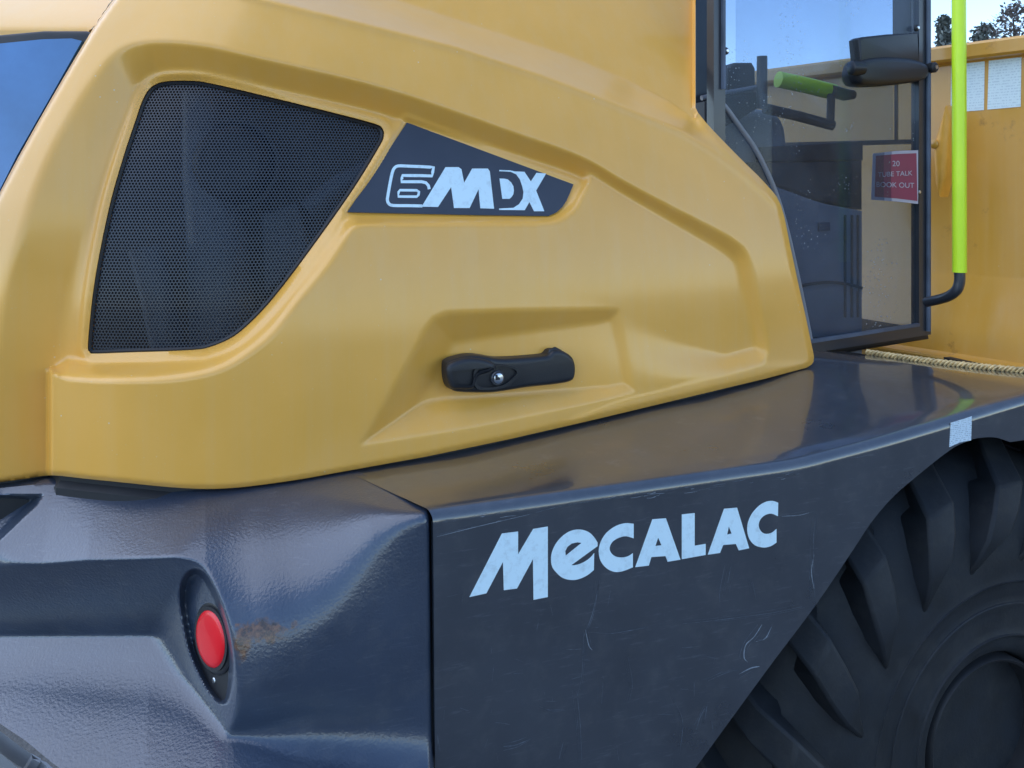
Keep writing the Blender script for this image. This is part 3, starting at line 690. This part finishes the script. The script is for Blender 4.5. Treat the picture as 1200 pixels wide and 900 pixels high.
# ---- counterweight (left of the seam): rounded casting with a lamp pocket
XC = 0.11
N2 = np.array([-0.65, -0.76]); N2 = N2 / np.linalg.norm(N2)
PL0 = pt(278, 800, 1.074)
V0 = pt(200, 744, 1.200)
UP = Plane(pt(0, 665, 1.20), pt(205, 656, 1.135), V0); V1 = UP.at(np.array(-60.0), np.array(745.0))
LOWP = Plane(V0, V1, pt(253, 862, 1.098))
def cw_field(u, w, h):
    X = u * CT + w * ST; Y = -u * ST + w * CT
    a = S((0.30 - X) / 0.26)                              # how much of the casting's roundness is there
    dq = np.clip(XC - X, 0, None); off = np.where(dq < 0.17, dq * dq / 0.46, 0.0628 + 0.98 * (dq - 0.17)); off0 = off
    mid_ = S((0.30 - X) / 0.2) * S((X + 0.13) / 0.13)
    off = off + np.where(h > -0.6, mid_, a * np.interp(X, [-0.12, -0.03, 0.03], [-1.6, -0.6, 1.0])) * 3.2 * np.clip(np.abs(h + 0.60) - 0.02, 0, 0.14) ** 2
    off = off - 0.07 * S((-0.60 - h) / 0.07) * S((0.005 - X) / 0.06)
    side_ = (YF + off) - Y
    yin = np.interp(X, [-0.27, -0.2, 0.012, 0.3], [1.457, 1.43, 1.325, 1.33])
    topd = h - (-0.4400 - 0.008 * S((0.28 - X) / 0.3) - np.interp(X, [-0.30, -0.26, -0.14, -0.03, 0.10, 0.22], [1.0, 0.95, 0.55, 0.34, 0.15, 0.0]) * (yin - Y))
    body = smax(side_, topd, 0.014 + 0.14 * S((0.295 - X) / 0.2) * S((X + 0.07) / 0.14))
    # pocket: open towards the rear, closed by the lamp plate
    d = np.stack([u, w, h], -1)
    up = (d - UP.p) @ UP.n; lo = (d - LOWP.p) @ LOWP.n
    plate = (u - PL0[0]) * N2[0] + (w - PL0[1]) * N2[1]
    pocket = smin(smin(up, lo, 0.004), plate, 0.010)      # >0 inside the cut
    cut = smax(body, pocket, 0.004)
    # the bumper ledge below
    ys_ = YF + off0; h0 = -0.703 - 0.065 * np.clip((X - 0.02) / 0.28, 0, 1) ** 1.3
    bump_ = smax(h - (h0 - 0.34 * np.clip(ys_ - Y, -0.15, None)), (ys_ - 0.14) - Y, 0.03)
    return smin(cut, bump_, 0.012 + 0.035 * S((X - 0.03) / 0.12))
OVAL = spline([(227, 667), (217, 674), (211.5, 690), (212, 712), (219, 752), (229, 780), (241, 804), (253, 820), (261, 824.5), (268, 819), (273, 789), (271, 755), (262, 715), (247, 681), (236, 669)], 4, True)
TRI = np.array([(-120, 586), (30, 578), (52, 579), (44, 592), (0, 634), (-40, 668), (-120, 720)], float)
def cw_w(x, y):
    k = (x - CX) / FX; mm = -(y - HY) / FX; w = np.full(x.shape, 0.80); done = np.zeros(x.shape, bool); lo = w.copy(); hi = np.full(x.shape, 2.2)
    for ww in np.arange(0.80, 2.2, 0.008):
        f = cw_field(k * ww, np.full(x.shape, ww), mm * ww)
        hit = (~done) & (f < 0); hi = np.where(hit, ww, hi); lo = np.where(hit, ww - 0.008, lo); done |= hit
    for _ in range(24):
        mid = 0.5 * (lo + hi); f = cw_field(k * mid, mid, mm * mid); hi = np.where(f < 0, mid, hi); lo = np.where(f < 0, lo, mid)
    w = 0.5 * (lo + hi)
    sdv = sdist(x, y, OVAL); w = w + 0.024 * S((sdv + 2) / 9)
    w = w + 0.042 * S(sdist(x, y, TRI) / 9)
    ed = np.abs(x - np.interp(y, [540, 600, 612, 900, 1200], [385, 499.5, 501.5, 505.5, 509]))
    return w + 0.004 * np.exp(-(ed / 2.0) ** 2)
CW = np.array([(-200, 580), (-90, 574), (0, 572), (60, 566), (240, 575), (300, 571), (350, 564), (385, 558), (403, 553.5), (437, 570.5), (499.5, 600), (502, 612), (505.5, 900), (509, 1130), (120, 1130), (105, 925), (60, 893), (30, 868), (0, 848), (-50, 818), (-120, 790), (-200, 770)], float)
rust = [(loc(pt(284, 753, 1.07))[0], 0.020, (0.8, 1.4, 1.6)), (loc(pt(307, 747, 1.07))[0], 0.026, (1.5, 1.7, 0.7)), (loc(pt(343, 741, 1.075))[0], 0.017, (1, 1.6, 1)), (loc(pt(80, 884, 0.98))[0], 0.05, (1.3, 1.3, 0.8))]
M['cast'] = paint_dark('cast_charcoal_sky_tint', c=(0.028, 0.042, 0.070), rough=0.34, cast=[(tuple(q), r_, s_) for q, r_, s_ in rust])  # charcoal casting; blue of the reflected sky is mixed into its base colour
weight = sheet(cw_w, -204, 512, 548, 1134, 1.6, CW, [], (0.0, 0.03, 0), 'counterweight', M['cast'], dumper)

# lamp: dished dark holder and round red lens on the pocket's end plate
lc = pt(250, 746, 1.0); lwv = float(cw_w(np.array([250.0]), np.array([746.0]))[0]); lc = pt(252.5, 746.5, lwv)
n3 = np.array([N2[0], N2[1], 0.06]); n3 /= np.linalg.norm(n3)
lamp = lathe(lc, n3, [(0.046, -0.004), (0.046, 0.003), (0.043, 0.005), (0.041, 0.005)], 'tail_lamp', M['black'], dumper, 48)
lathe(lc, n3, [(0.0365, 0.002), (0.0365, 0.006), (0.0345, 0.0085)] + [(0.029, 0.010), (0.018, 0.011), (0.006, 0.0113)], 'lens', M['red'], lamp, 48)
lathe(lc, n3, [(0.0402, 0.004), (0.0402, 0.0075), (0.0384, 0.0075)], 'lens_ring', M['seal'], lamp, 48)
dish = spline(np.array([(228, 669), (219, 676), (214, 691), (214.5, 712), (221.5, 752), (231, 779), (242.5, 802), (254, 817.5), (261, 821), (266, 817), (270.5, 789), (268.5, 755), (260, 716), (245.5, 683), (236, 671)]), 4, True)
DPL = Plane.__new__(Plane); DPL.p = lc; DPL.n = n3
solid(DPL, [dish.tolist()], 0.004, 'lamp_dish', M['seal'], lamp, off=0.001)
sb = pt(252, 797, float(cw_w(np.array([252.0]), np.array([797.0]))[0]) - 0.002)
lathe(sb, n3, [(0.004, -0.002), (0.004, 0.002), (0.003, 0.003)], 'screw', M['steel'], lamp, 12)

# dark inset facet at the far left of the casting's top
DF = Plane(pt(-60, 640, 1.17), pt(40, 590, 1.23), pt(-20, 590, 1.245))
# tow bracket below the rear edge
TB = Plane(pt(-60, 860, 0.99), pt(80, 910, 1.02), pt(0, 930, 0.97))
tow = solid(TB, [spline([(-60, 822), (-10, 850), (20, 872), (55, 898), (95, 940), (120, 990)], 4).tolist() + spline([(80, 990), (50, 930), (20, 899), (-15, 872), (-60, 848)], 4).tolist(),
                 [(37, 883), (48, 889), (47, 894), (38, 889)], [(54, 893), (64, 902), (62, 906), (53, 898)]], 0.03, 'tow_bracket', M['grey'], dumper)

# ---- wheel: tyre, raised lugs, rim
WX, WH, WR = 1.40, -1.035, 0.565; WY = YF + 0.06
wc = unloc(WX, WY, WH); wax = np.array([ST, -CT, 0.0])          # towards the viewer
wheel = bpy.data.objects.new('wheel', None); col.objects.link(wheel); wheel.parent = dumper
tprof = [(0.150, -0.06), (0.160, -0.02), (0.175, -0.004), (0.197, 0.002), (0.203, 0.009), (0.209, 0.004), (0.245, 0.006), (0.262, 0.010), (0.268, 0.006), (0.30, 0.012), (0.306, 0.016), (0.312, 0.013), (0.36, 0.014), (0.42, 0.004), (0.47, -0.022), (0.505, -0.055), (0.525, -0.10), (0.532, -0.20), (0.525, -0.30), (0.49, -0.36), (0.38, -0.40), (0.235, -0.36)]
tp = spline(tprof, 3)
tyre = lathe(wc, wax, [tuple(q) for q in tp], 'tyre', M['rubber'], wheel, 96)
eX_ = np.array([CT, ST, 0.0]); eZ_ = np.array([0, 0, 1.0])
def tread_pt(rr, phi, out_):
    return wc + (eX_ * math.cos(phi) + eZ_ * math.sin(phi)) * rr + wax * out_
def lug_mesh():
    # stations from the tip on the sidewall over the shoulder to the tread centre: radius, outward, half width (rad*r), angle
    st = [(0.330, 0.008, 0.006, 0.22), (0.375, 0.018, 0.018, 0.13), (0.41, 0.020, 0.034, 0.06), (0.45, 0.016, 0.038, 0.0), (0.49, 0.0, 0.038, -0.06), (0.53, -0.035, 0.037, -0.11), (0.558, -0.085, 0.035, -0.17), (0.565, -0.15, 0.032, -0.24), (0.565, -0.21, 0.030, -0.32)]
    V, F = [], []
    for i, (rr, o, hw, ph) in enumerate(st):
        lift = 0.022 if i > 1 else (0.0, 0.012)[i]
        if i < 5: a, b_ = (rr, o + lift), (rr - 0.006, o - 0.03)
        else: a, b_ = (rr + 0.004, o), (rr - 0.045, o - 0.004)
        for s, (r2, o2), k2 in ((-1, b_, 1.25), (-1, a, 0.85), (1, a, 0.85), (1, b_, 1.25)):
            V.append(tread_pt(r2, ph + s * hw * k2 / rr, o2))
    for i in range(len(st) - 1):
        for j in range(3): F.append((i * 4 + j, i * 4 + j + 1, i * 4 + 5 + j, i * 4 + 4 + j))
    F += [(0, 3, 2, 1), tuple((len(st) - 1) * 4 + j for j in range(4))]
    return V, F
lv, lf = lug_mesh()
lug0 = None; NL = 18
for i in range(NL):
    if lug0 is None:
        lug0 = mk('tread_lug', np.array(lv) - wc + np.array([0, 0, 0]), lf, M['rubber'], wheel, raw=True, angle=25)
        # rotate data to machine axes around the hub
        for vtx in lug0.data.vertices:
            a = np.array(vtx.co); vtx.co = (a[0] * CT + a[1] * ST, -a[0] * ST + a[1] * CT, a[2])
        md = lug0.modifiers.new('round', 'BEVEL'); md.width = 0.006; md.segments = 2
        o = lug0
    else:
        o = lug0.copy(); col.objects.link(o); o.parent = wheel
    o.location = loc(wc)[0]; o.rotation_euler = (0, -(i * 2 * math.pi / NL + 0.22), 0)
rim = lathe(wc, wax, [(0.152, -0.10), (0.152, -0.016), (0.148, -0.010), (0.143, -0.014), (0.140, -0.05), (0.138, -0.07), (0.135, -0.16), (0.12, -0.18), (0.11, -0.15), (0.05, -0.145), (0.01, -0.145)], 'rim', M['seal'], wheel, 72)
for i in range(8):
    a = i * math.pi / 4 + 0.2; c = wc + (eX_ * math.cos(a) + eZ_ * math.sin(a)) * 0.085 + wax * -0.150
    lathe(c, wax, [(0.014, 0), (0.014, 0.014), (0.010, 0.018)], 'wheel_nut', M['seal'], rim, 6)

# ---- cab: door frame, glass, latch, inside
DD = np.array([0.883, 0.469, 0.0]); D1 = np.array([0.908, 2.058, 0.0])
DP = Plane(D1, D1 - DD)
cab = bpy.data.objects.new('cab', None); col.objects.link(cab); cab.parent = dumper
# rear corner post next to the hood
solid(DP, [[(815.5, -60), (835, -60), (835, 168), (815.5, 168)]], 0.05, 'corner_post', M['trim'], cab, off=-0.14)
solid(DP, [[(848, -60), (850.5, -60), (850.5, 104), (848, 104)]], 0.02, 'edge_strip', M['engine'], cab, off=0.012)
door = solid(DP, [[(836.5, -60), (836.5, 430), (950, 414), (1091, 392), (1091, -60)], [(850, -50), (1077, -50), (1077, 381), (955, 399), (850, 416)]], 0.022, 'door_frame', M['trim'], cab, off=0.004)
edge_c = spline([(838, 112), (852, 128), (868, 150), (887, 178), (906, 218), (920, 262), (934, 322), (947, 384), (950, 400)], 5)
tube([DP.at(np.array(q[0]), np.array(q[1]), -0.002) for q in edge_c], 0.0055, 'glass_edge_trim', M['grey'], cab, 8)
solid(DP, [[(950, 398.5), (1078, 379), (1078, 382.5), (951, 402.5)]], 0.008, 'bottom_seal', M['engine'], cab, off=0.010)
tube([DP.at(np.array(1088.0), np.array(y_), 0.008) for y_ in (-60.0, 100.0, 250.0, 388.0)], 0.006, 'frame_edge', M['engine'], cab, 10)
glass = solid(DP, [[(848, -60), (848, 418), (955, 401), (1079, 383), (1079, -60)]], 0.005, 'door_glass', M['glass'], cab, off=-0.004)
for (x_, y_) in ((849.5, 60), (1073, 33), (1074.5, 225)):
    c = DP.at(np.array(float(x_)), np.array(float(y_)), 0.003)
    lathe(c, DP.n, [(0.008, 0), (0.008, 0.004), (0.0055, 0.0065), (0.003, 0.0065)], 'bolt', M['seal'], cab, 16)
    lathe(c, DP.n, [(0.0042, 0.006), (0.0042, 0.0085), (0.003, 0.0095)], 'bolt_head', M['steel'], cab, 12)
# latch on the door's inner side at the front stile
LT = Plane(D1 + DP.n * 0.012, D1 - DD + DP.n * 0.012)
latch = pillow(LT, [(1007, 46), (1012, 43), (1040, 40), (1076, 38), (1078, 74), (1010, 80)], 0.03, 0.006, 'door_latch', M['black'], cab)
pillow(Plane(D1 + DP.n * 0.012, D1 - DD + DP.n * 0.012), spline([(1009, 76), (1016, 69), (1040, 66), (1070, 68), (1087, 74), (1091, 83), (1086, 93), (1060, 98), (1030, 100), (1012, 98), (1007, 88)], 4, True).tolist(), 0.05, 0.014, 'latch_handle', M['black'], cab, off=0.01)
lathe(LT.at(np.array(1003.0), np.array(80.0), 0.01), (-1, -0.2, 0), [(0.014, -0.02), (0.017, 0.0), (0.017, 0.012), (0.012, 0.016)], 'latch_knob', M['black'], cab, 20)
c = DP.at(np.array(1087.0), np.array(80.0), 0.004); lathe(c, DP.n, [(0.013, -0.01), (0.013, 0.02), (0.009, 0.024)], 'latch_button', M['seal'], cab, 20)
lathe(c, DP.n, [(0.005, 0.023), (0.005, 0.026)], 'button_face', M['steel'], cab, 16)
# grab bars inside
def iw(x_, y_, w_): return pt(x_, y_, w_)
tube([iw(912, 93, 2.04), iw(945, 100, 2.06), iw(977, 108, 2.08)], 0.0195, 'inner_grab_bar', M['lime'], cab, 20)
tube([iw(975, 107, 2.06), iw(990, 111, 2.07), iw(1000, 111, 2.08)], [0.015, 0.015, 0.011], 'bar_end', M['seal'], cab, 14)
tube([iw(974, 110, 2.06), iw(973, 142, 2.06)], 0.0095, 'bar_bracket', M['seal'], cab, 12)
tube([iw(896, 127, 2.02), iw(935, 136, 2.04), iw(976, 147, 2.06)], 0.0125, 'support_arm', M['seal'], cab, 14)
tube([iw(893, 66, 1.95), iw(893, 96, 1.95), iw(893, 127, 1.95)], 0.012, 'vertical_post', M['trim'], cab, 16)
pillow(Plane(iw(850, 90, 2.0), iw(888, 90, 2.02)), [(853, 110), (854, 80), (862, 73), (882, 73), (886, 80), (886, 106)], 0.10, 0.008, 'control_box', M['dkgrey'], cab)
tube([iw(822, 115, 1.93), iw(850, 109, 1.95), iw(890, 102, 1.97)], 0.006, 'rail', M['grey'], cab, 10)
pillow(Plane(iw(836, 120, 1.93), iw(890, 120, 1.97)), [(826, 119), (888, 104), (890, 126), (868, 140), (842, 152), (826, 150)], 0.04, 0.004, 'support_bracket', M['dkgrey'], cab)
# seat and side console
SP_ = Plane(iw(860, 260, 2.02), iw(1010, 260, 2.10))
pillow(SP_, spline([(840, 140), (870, 128), (905, 130), (922, 150), (924, 200), (926, 300), (840, 300)], 3, True).tolist(), 0.10, 0.02, 'seat_back', M['grey'], cab, off=-0.06)
pillow(SP_, [(893, 172), (1012, 165), (1012, 188), (893, 190)], 0.20, 0.006, 'console_top', M['dkgrey'], cab, off=-0.03)
pillow(SP_, [(880, 190), (1011, 187), (1011, 246), (960, 236), (925, 222), (880, 214)], 0.18, 0.008, 'console', M['dkgrey'], cab, off=-0.035)
lw = spline([(870, 214), (900, 216), (930, 226), (965, 238), (1011, 247)], 4).tolist()
pillow(SP_, lw + [(1011, 420), (870, 420)], 0.16, 0.006, 'side_trim', M['grey'], cab, off=0.0)
for x_ in (990, 998, 1005): solid(SP_, [[(x_, 252), (x_ + 2, 252), (x_ + 2, 372), (x_, 372)]], 0.004, 'trim_rib', M['dkgrey'], cab, off=0.004)
ribbon(SP_, spline([(914, 352), (925, 341), (945, 334), (970, 331), (995, 333), (1011, 338)], 4), 1.6, 'trim_pocket_edge', M['dkgrey'], cab, 0.006, 0.006)
pillow(SP_, [(960, 261), (973, 260), (973, 270), (960, 271)], 0.006, 0.001, 'trim_tab', M['engine'], cab, off=0.006)
# windscreen post and lower rail, on the cab's front
WS = Plane(iw(1048, 100, 2.17), iw(880, 100, 2.43))
solid(WS, [[(1046, -60), (1074, -60), (1074, 60), (1046, 60)]], 0.05, 'screen_post', M['trim'], cab)
solid(WS, [[(880, 168), (1076, 163), (1076, 168), (880, 174)]], 0.03, 'screen_rail', M['trim'], cab)
solid(WS, [[(1048, 60), (1051, 60), (1051, 166), (1048, 166)]], 0.012, 'screen_seal', M['trim'], cab)
solid(WS, [[(862, -60), (1046, -60), (1046, 168), (862, 172)]], 0.004, 'windscreen', glass_mat('windscreen_glass', (0.85, 0.88, 0.92), 0.02, False), cab, off=-0.01)
# maroon notice stuck inside the lower front pane
NP = Plane(iw(1020, 200, 2.055), iw(1080, 200, 2.09), iw(1020, 240, 2.055))
notice = solid(NP, [[(1023, 180), (1050, 177), (1076, 176), (1076, 239), (1050, 236), (1021, 234)]], 0.0006, 'notice', M['sticker_white'], cab)
solid(NP, [[(1026.5, 182.5), (1050, 180.5), (1074, 179.5), (1075, 235.5), (1050, 232.5), (1025, 230.5)]], 0.0004, 'notice_face', M['maroon'], cab, off=0.0006)
def text(body, px, py, size, plane, name, mat, parent, off, skew=0.0):
    cu = bpy.data.curves.new(name, 'FONT'); cu.body = body; cu.size = 1.0; cu.align_x = 'CENTER'; cu.align_y = 'CENTER'; cu.extrude = 0
    tmp = bpy.data.objects.new('tmp', cu); col.objects.link(tmp); dg = bpy.context.evaluated_depsgraph_get()
    me = bpy.data.meshes.new_from_object(tmp.evaluated_get(dg)); bpy.data.objects.remove(tmp)
    v = np.array([tuple(q.co) for q in me.vertices]); f = [tuple(p_.vertices) for p_ in me.polygons]
    x_ = px + v[:, 0] * size; y_ = py - v[:, 1] * size + skew * (x_ - px)
    return mk(name, plane.at(x_, y_, off), f, mat, parent, smooth=False)
text('20', 1050, 192, 9, NP, 'notice_text', M['sticker_white'], cab, 0.0012)
text('TUBE TALK', 1049, 204, 8, NP, 'notice_text', M['sticker_white'], cab, 0.0012, -0.05)
text('BOOK OUT', 1049, 217, 8.5, NP, 'notice_text', M['sticker_white'], cab, 0.0012, 0.03)
# cab floor and sill
pillow(DP, [(948, 404), (1088, 386), (1090, 398), (1030, 408), (956, 420), (948, 420)], 0.5, 0.01, 'sill', M['seal'], cab, off=-0.03)

# outer grab rail at the cab's front corner
rail = tube([iw(1123.5, -80, 1.94), iw(1124, 100, 1.94), iw(1124.5, 319, 1.94)], 0.0152, 'grab_rail', M['lime'], dumper, 24)
tube(spline([iw(1124.5, 318, 1.94), iw(1124.5, 330, 1.94), iw(1121, 340, 1.945), iw(1112, 347, 1.97), iw(1100, 351, 2.01), iw(1086, 354, 2.05)], 5), 0.0118, 'rail_elbow', M['trim'], rail, 18)

# ---- skip: rear wall with rim, lip and lower strip
SD = np.array([0.599, -0.80, 0.0]); SN = np.array([-0.80, -0.599, 0.0]); S0 = np.array([1.127, 2.30, 0.0])
SKP = Plane(S0, S0 + SD)
hpx = lambda y_, w_=2.2: -(y_ - HY) / FX * w_
sk_prof = [(-0.05, 0.373), (0.030, 0.373), (0.036, 0.366), (0.036, 0.336), (0.030, 0.330), (0.004, 0.328), (0.0, 0.322), (0.0, -0.222), (0.003, -0.230), (0.055, -0.425), (0.060, -0.428), (0.088, -0.432), (0.092, -0.437), (0.090, -0.448), (0.062, -0.452), (0.052, -0.75), (-0.05, -0.75)]
V, F = [], []; ts = np.linspace(-0.75, 0.95, 40); mp_ = len(sk_prof)
for t in ts:
    for o_, h_ in sk_prof: V.append(S0 + SD * t + SN * o_ + np.array([0, 0, h_]))
for i in range(len(ts) - 1):
    for j in range(mp_): F.append((i * mp_ + j, i * mp_ + (j + 1) % mp_, (i + 1) * mp_ + (j + 1) % mp_, (i + 1) * mp_ + j))
F += [tuple(range(mp_)), tuple((len(ts) - 1) * mp_ + j for j in range(mp_))[::-1]]
skip = mk('skip', np.array(V), F, M['yellow_worn'], dumper, angle=30)
solid(SKP, [[(1115, 66.5), (1154, 62), (1153, 129), (1114, 132)]], 0.0008, 'notice_sheet', M['paper'], skip, off=0.0015)
solid(SKP, [[(1159, 61), (1197, 57), (1196, 125), (1157, 128.5)]], 0.0008, 'notice_sheet', M['paper'], skip, off=0.0015)
pillow(SKP, [(1107, 123), (1112, 140), (1107, 205), (1100, 231), (1094, 214), (1092, 175), (1096, 158)], 0.05, 0.014, 'lug_plate', plain('orange_paint', (0.85, 0.40, 0.045), 0.4), skip, off=0.085)
lathe(SKP.at(np.array(1097.0), np.array(169.0), 0.075), SKP.n, [(0.012, -0.01), (0.012, 0.012), (0.006, 0.016)], 'lug_pin', M['yellow_worn'], skip, 12)
# serrated edge along the fender's front edge
fe = np.array([unloc(float(front_x(y_)), y_, float(top_h(float(front_x(y_)), y_)) + 0.005) for y_ in np.linspace(1.55, 1.14, 340)])
tg = fe[-1] - fe[0]; tg /= np.linalg.norm(tg); n1_ = np.cross(tg, [0, 0, 1.0]); n1_ /= np.linalg.norm(n1_); n2_ = np.cross(n1_, tg)
V, F = [], []
for st_ in range(3):
    k0 = len(V)
    for i, c in enumerate(fe):
        ph = i * 0.33 + st_ * 2 * math.pi / 3; cc_ = c + 0.0042 * (n1_ * math.cos(ph) + n2_ * math.sin(ph)); rr_ = 0.0036 * (1 + 0.15 * math.sin(i * 0.71 + st_))
        for k_ in range(6):
            t_ = 2 * math.pi * k_ / 6; V.append(cc_ + rr_ * (n1_ * math.cos(t_) + n2_ * math.sin(t_)))
    for i in range(len(fe) - 1):
        for k_ in range(6): F.append((k0 + i * 6 + k_, k0 + i * 6 + (k_ + 1) % 6, k0 + (i + 1) * 6 + (k_ + 1) % 6, k0 + (i + 1) * 6 + k_))
mk('twisted_edge_trim', np.array(V), F, plain('brass_trim', (0.62, 0.44, 0.20), 0.4, var=0.5, vscale=80), fender)

# ------------------------------------------------------------------ trees beyond the skip
M['leaf'] = plain('conifer_needles', (0.13, 0.15, 0.14), 0.7, var=0.5, vscale=2)
M['twig'] = plain('bare_twigs', (0.17, 0.15, 0.14), 0.8, var=0.4, vscale=2)
M['bark'] = plain('bark', (0.07, 0.055, 0.045), 0.9)
def tree(px, ytop, dist, wid, label, mode, seed):
    R_ = random.Random(seed); base = pt(px, 0, dist); base[2] = 0
    h = (HY - ytop) / FX * dist + HC; b3 = loc(np.array([base[0], base[1], -HC]))[0] + np.array(tuple(ROOT))
    t = bpy.data.objects.new({'cone': 'conifer_tree', 'round': 'broadleaf_tree', 'bare': 'bare_tree'}[mode], None); col.objects.link(t); t.location = b3
    t['label'] = label; t['category'] = 'tree'; t['group'] = 'trees beyond the skip'
    hh = np.linspace(0, h * 0.95, 9); tpts = [(0.12 * math.sin(z * 0.9 + seed), 0.1 * math.cos(z * 0.7), z) for z in hh]
    tube(tpts, np.linspace(0.22, 0.03, 9), 'trunk', M['bark'], t, 8, raw=True)
    V, F = [], []
    def leaf(c, s):
        a = np.array([R_.gauss(0, 1) for _ in range(3)]); a /= np.linalg.norm(a); b_ = np.cross(a, [0.3, 0.5, 0.8]); b_ /= np.linalg.norm(b_) + 1e-9
        k_ = len(V); V.extend([c - a * s, c + b_ * s * 0.5, c + a * s, c - b_ * s * 0.5]); F.append((k_, k_ + 1, k_ + 2, k_ + 3))
    nb_ = {'cone': 150, 'round': 120, 'bare': 170}[mode]
    for i in range(nb_):
        z0 = h * (0.25 + 0.75 * R_.random() ** 0.8); f = (h - z0) / (0.75 * h); ph = R_.random() * 6.28
        rr = wid * (f * 0.9 + 0.06 if mode == 'cone' else math.sqrt(max(0.02, 1 - (2 * (1 - f) - 1.0) ** 2))) * R_.uniform(0.6, 1.05)
        tip = np.array([rr * math.cos(ph), rr * math.sin(ph), z0 + (0.0 if mode == 'cone' else rr * 0.5)]); tip[2] = min(tip[2], h)
        st = np.array([0, 0, z0 - (rr * 0.15 if mode == 'cone' else rr * 0.4)])
        u_ = tip - st; 
        side_v = np.cross(u_, [0, 0, 1.0]); side_v = side_v / (np.linalg.norm(side_v) + 1e-9) * 0.02; k_ = len(V)
        V.extend([st - side_v, st + side_v, tip + side_v * 0.3, tip - side_v * 0.3]); F.append((k_, k_ + 1, k_ + 2, k_ + 3))
        upv = np.array([0, 0, 0.02]); k_ = len(V); V.extend([st - upv, st + upv, tip + upv * 0.3, tip - upv * 0.3]); F.append((k_, k_ + 1, k_ + 2, k_ + 3))
        for j in range({'cone': 22, 'round': 26, 'bare': 9}[mode]):
            q = st + u_ * R_.uniform(0.3, 1.02) + np.array([R_.gauss(0, 0.14), R_.gauss(0, 0.14), R_.gauss(0, 0.10)]) * (1.0 if mode != 'bare' else 1.6)
            leaf(q, R_.uniform(0.07, 0.16) if mode != 'bare' else R_.uniform(0.05, 0.16))
    mk('crown', np.array(V), F, M['leaf'] if mode != 'bare' else M['twig'], t, smooth=False, raw=True, kind=None)
tree(1107, 20, 42, 1.2, 'dark pointed conifer seen between the cab frame and the lime rail', 'cone', 3)
tree(1152, 31, 46, 1.1, 'small round tree just above the skip rim right of the lime rail', 'round', 5)
tree(1192, 8, 38, 1.7, 'thin bare tree against the sky at the right picture edge', 'bare', 9)
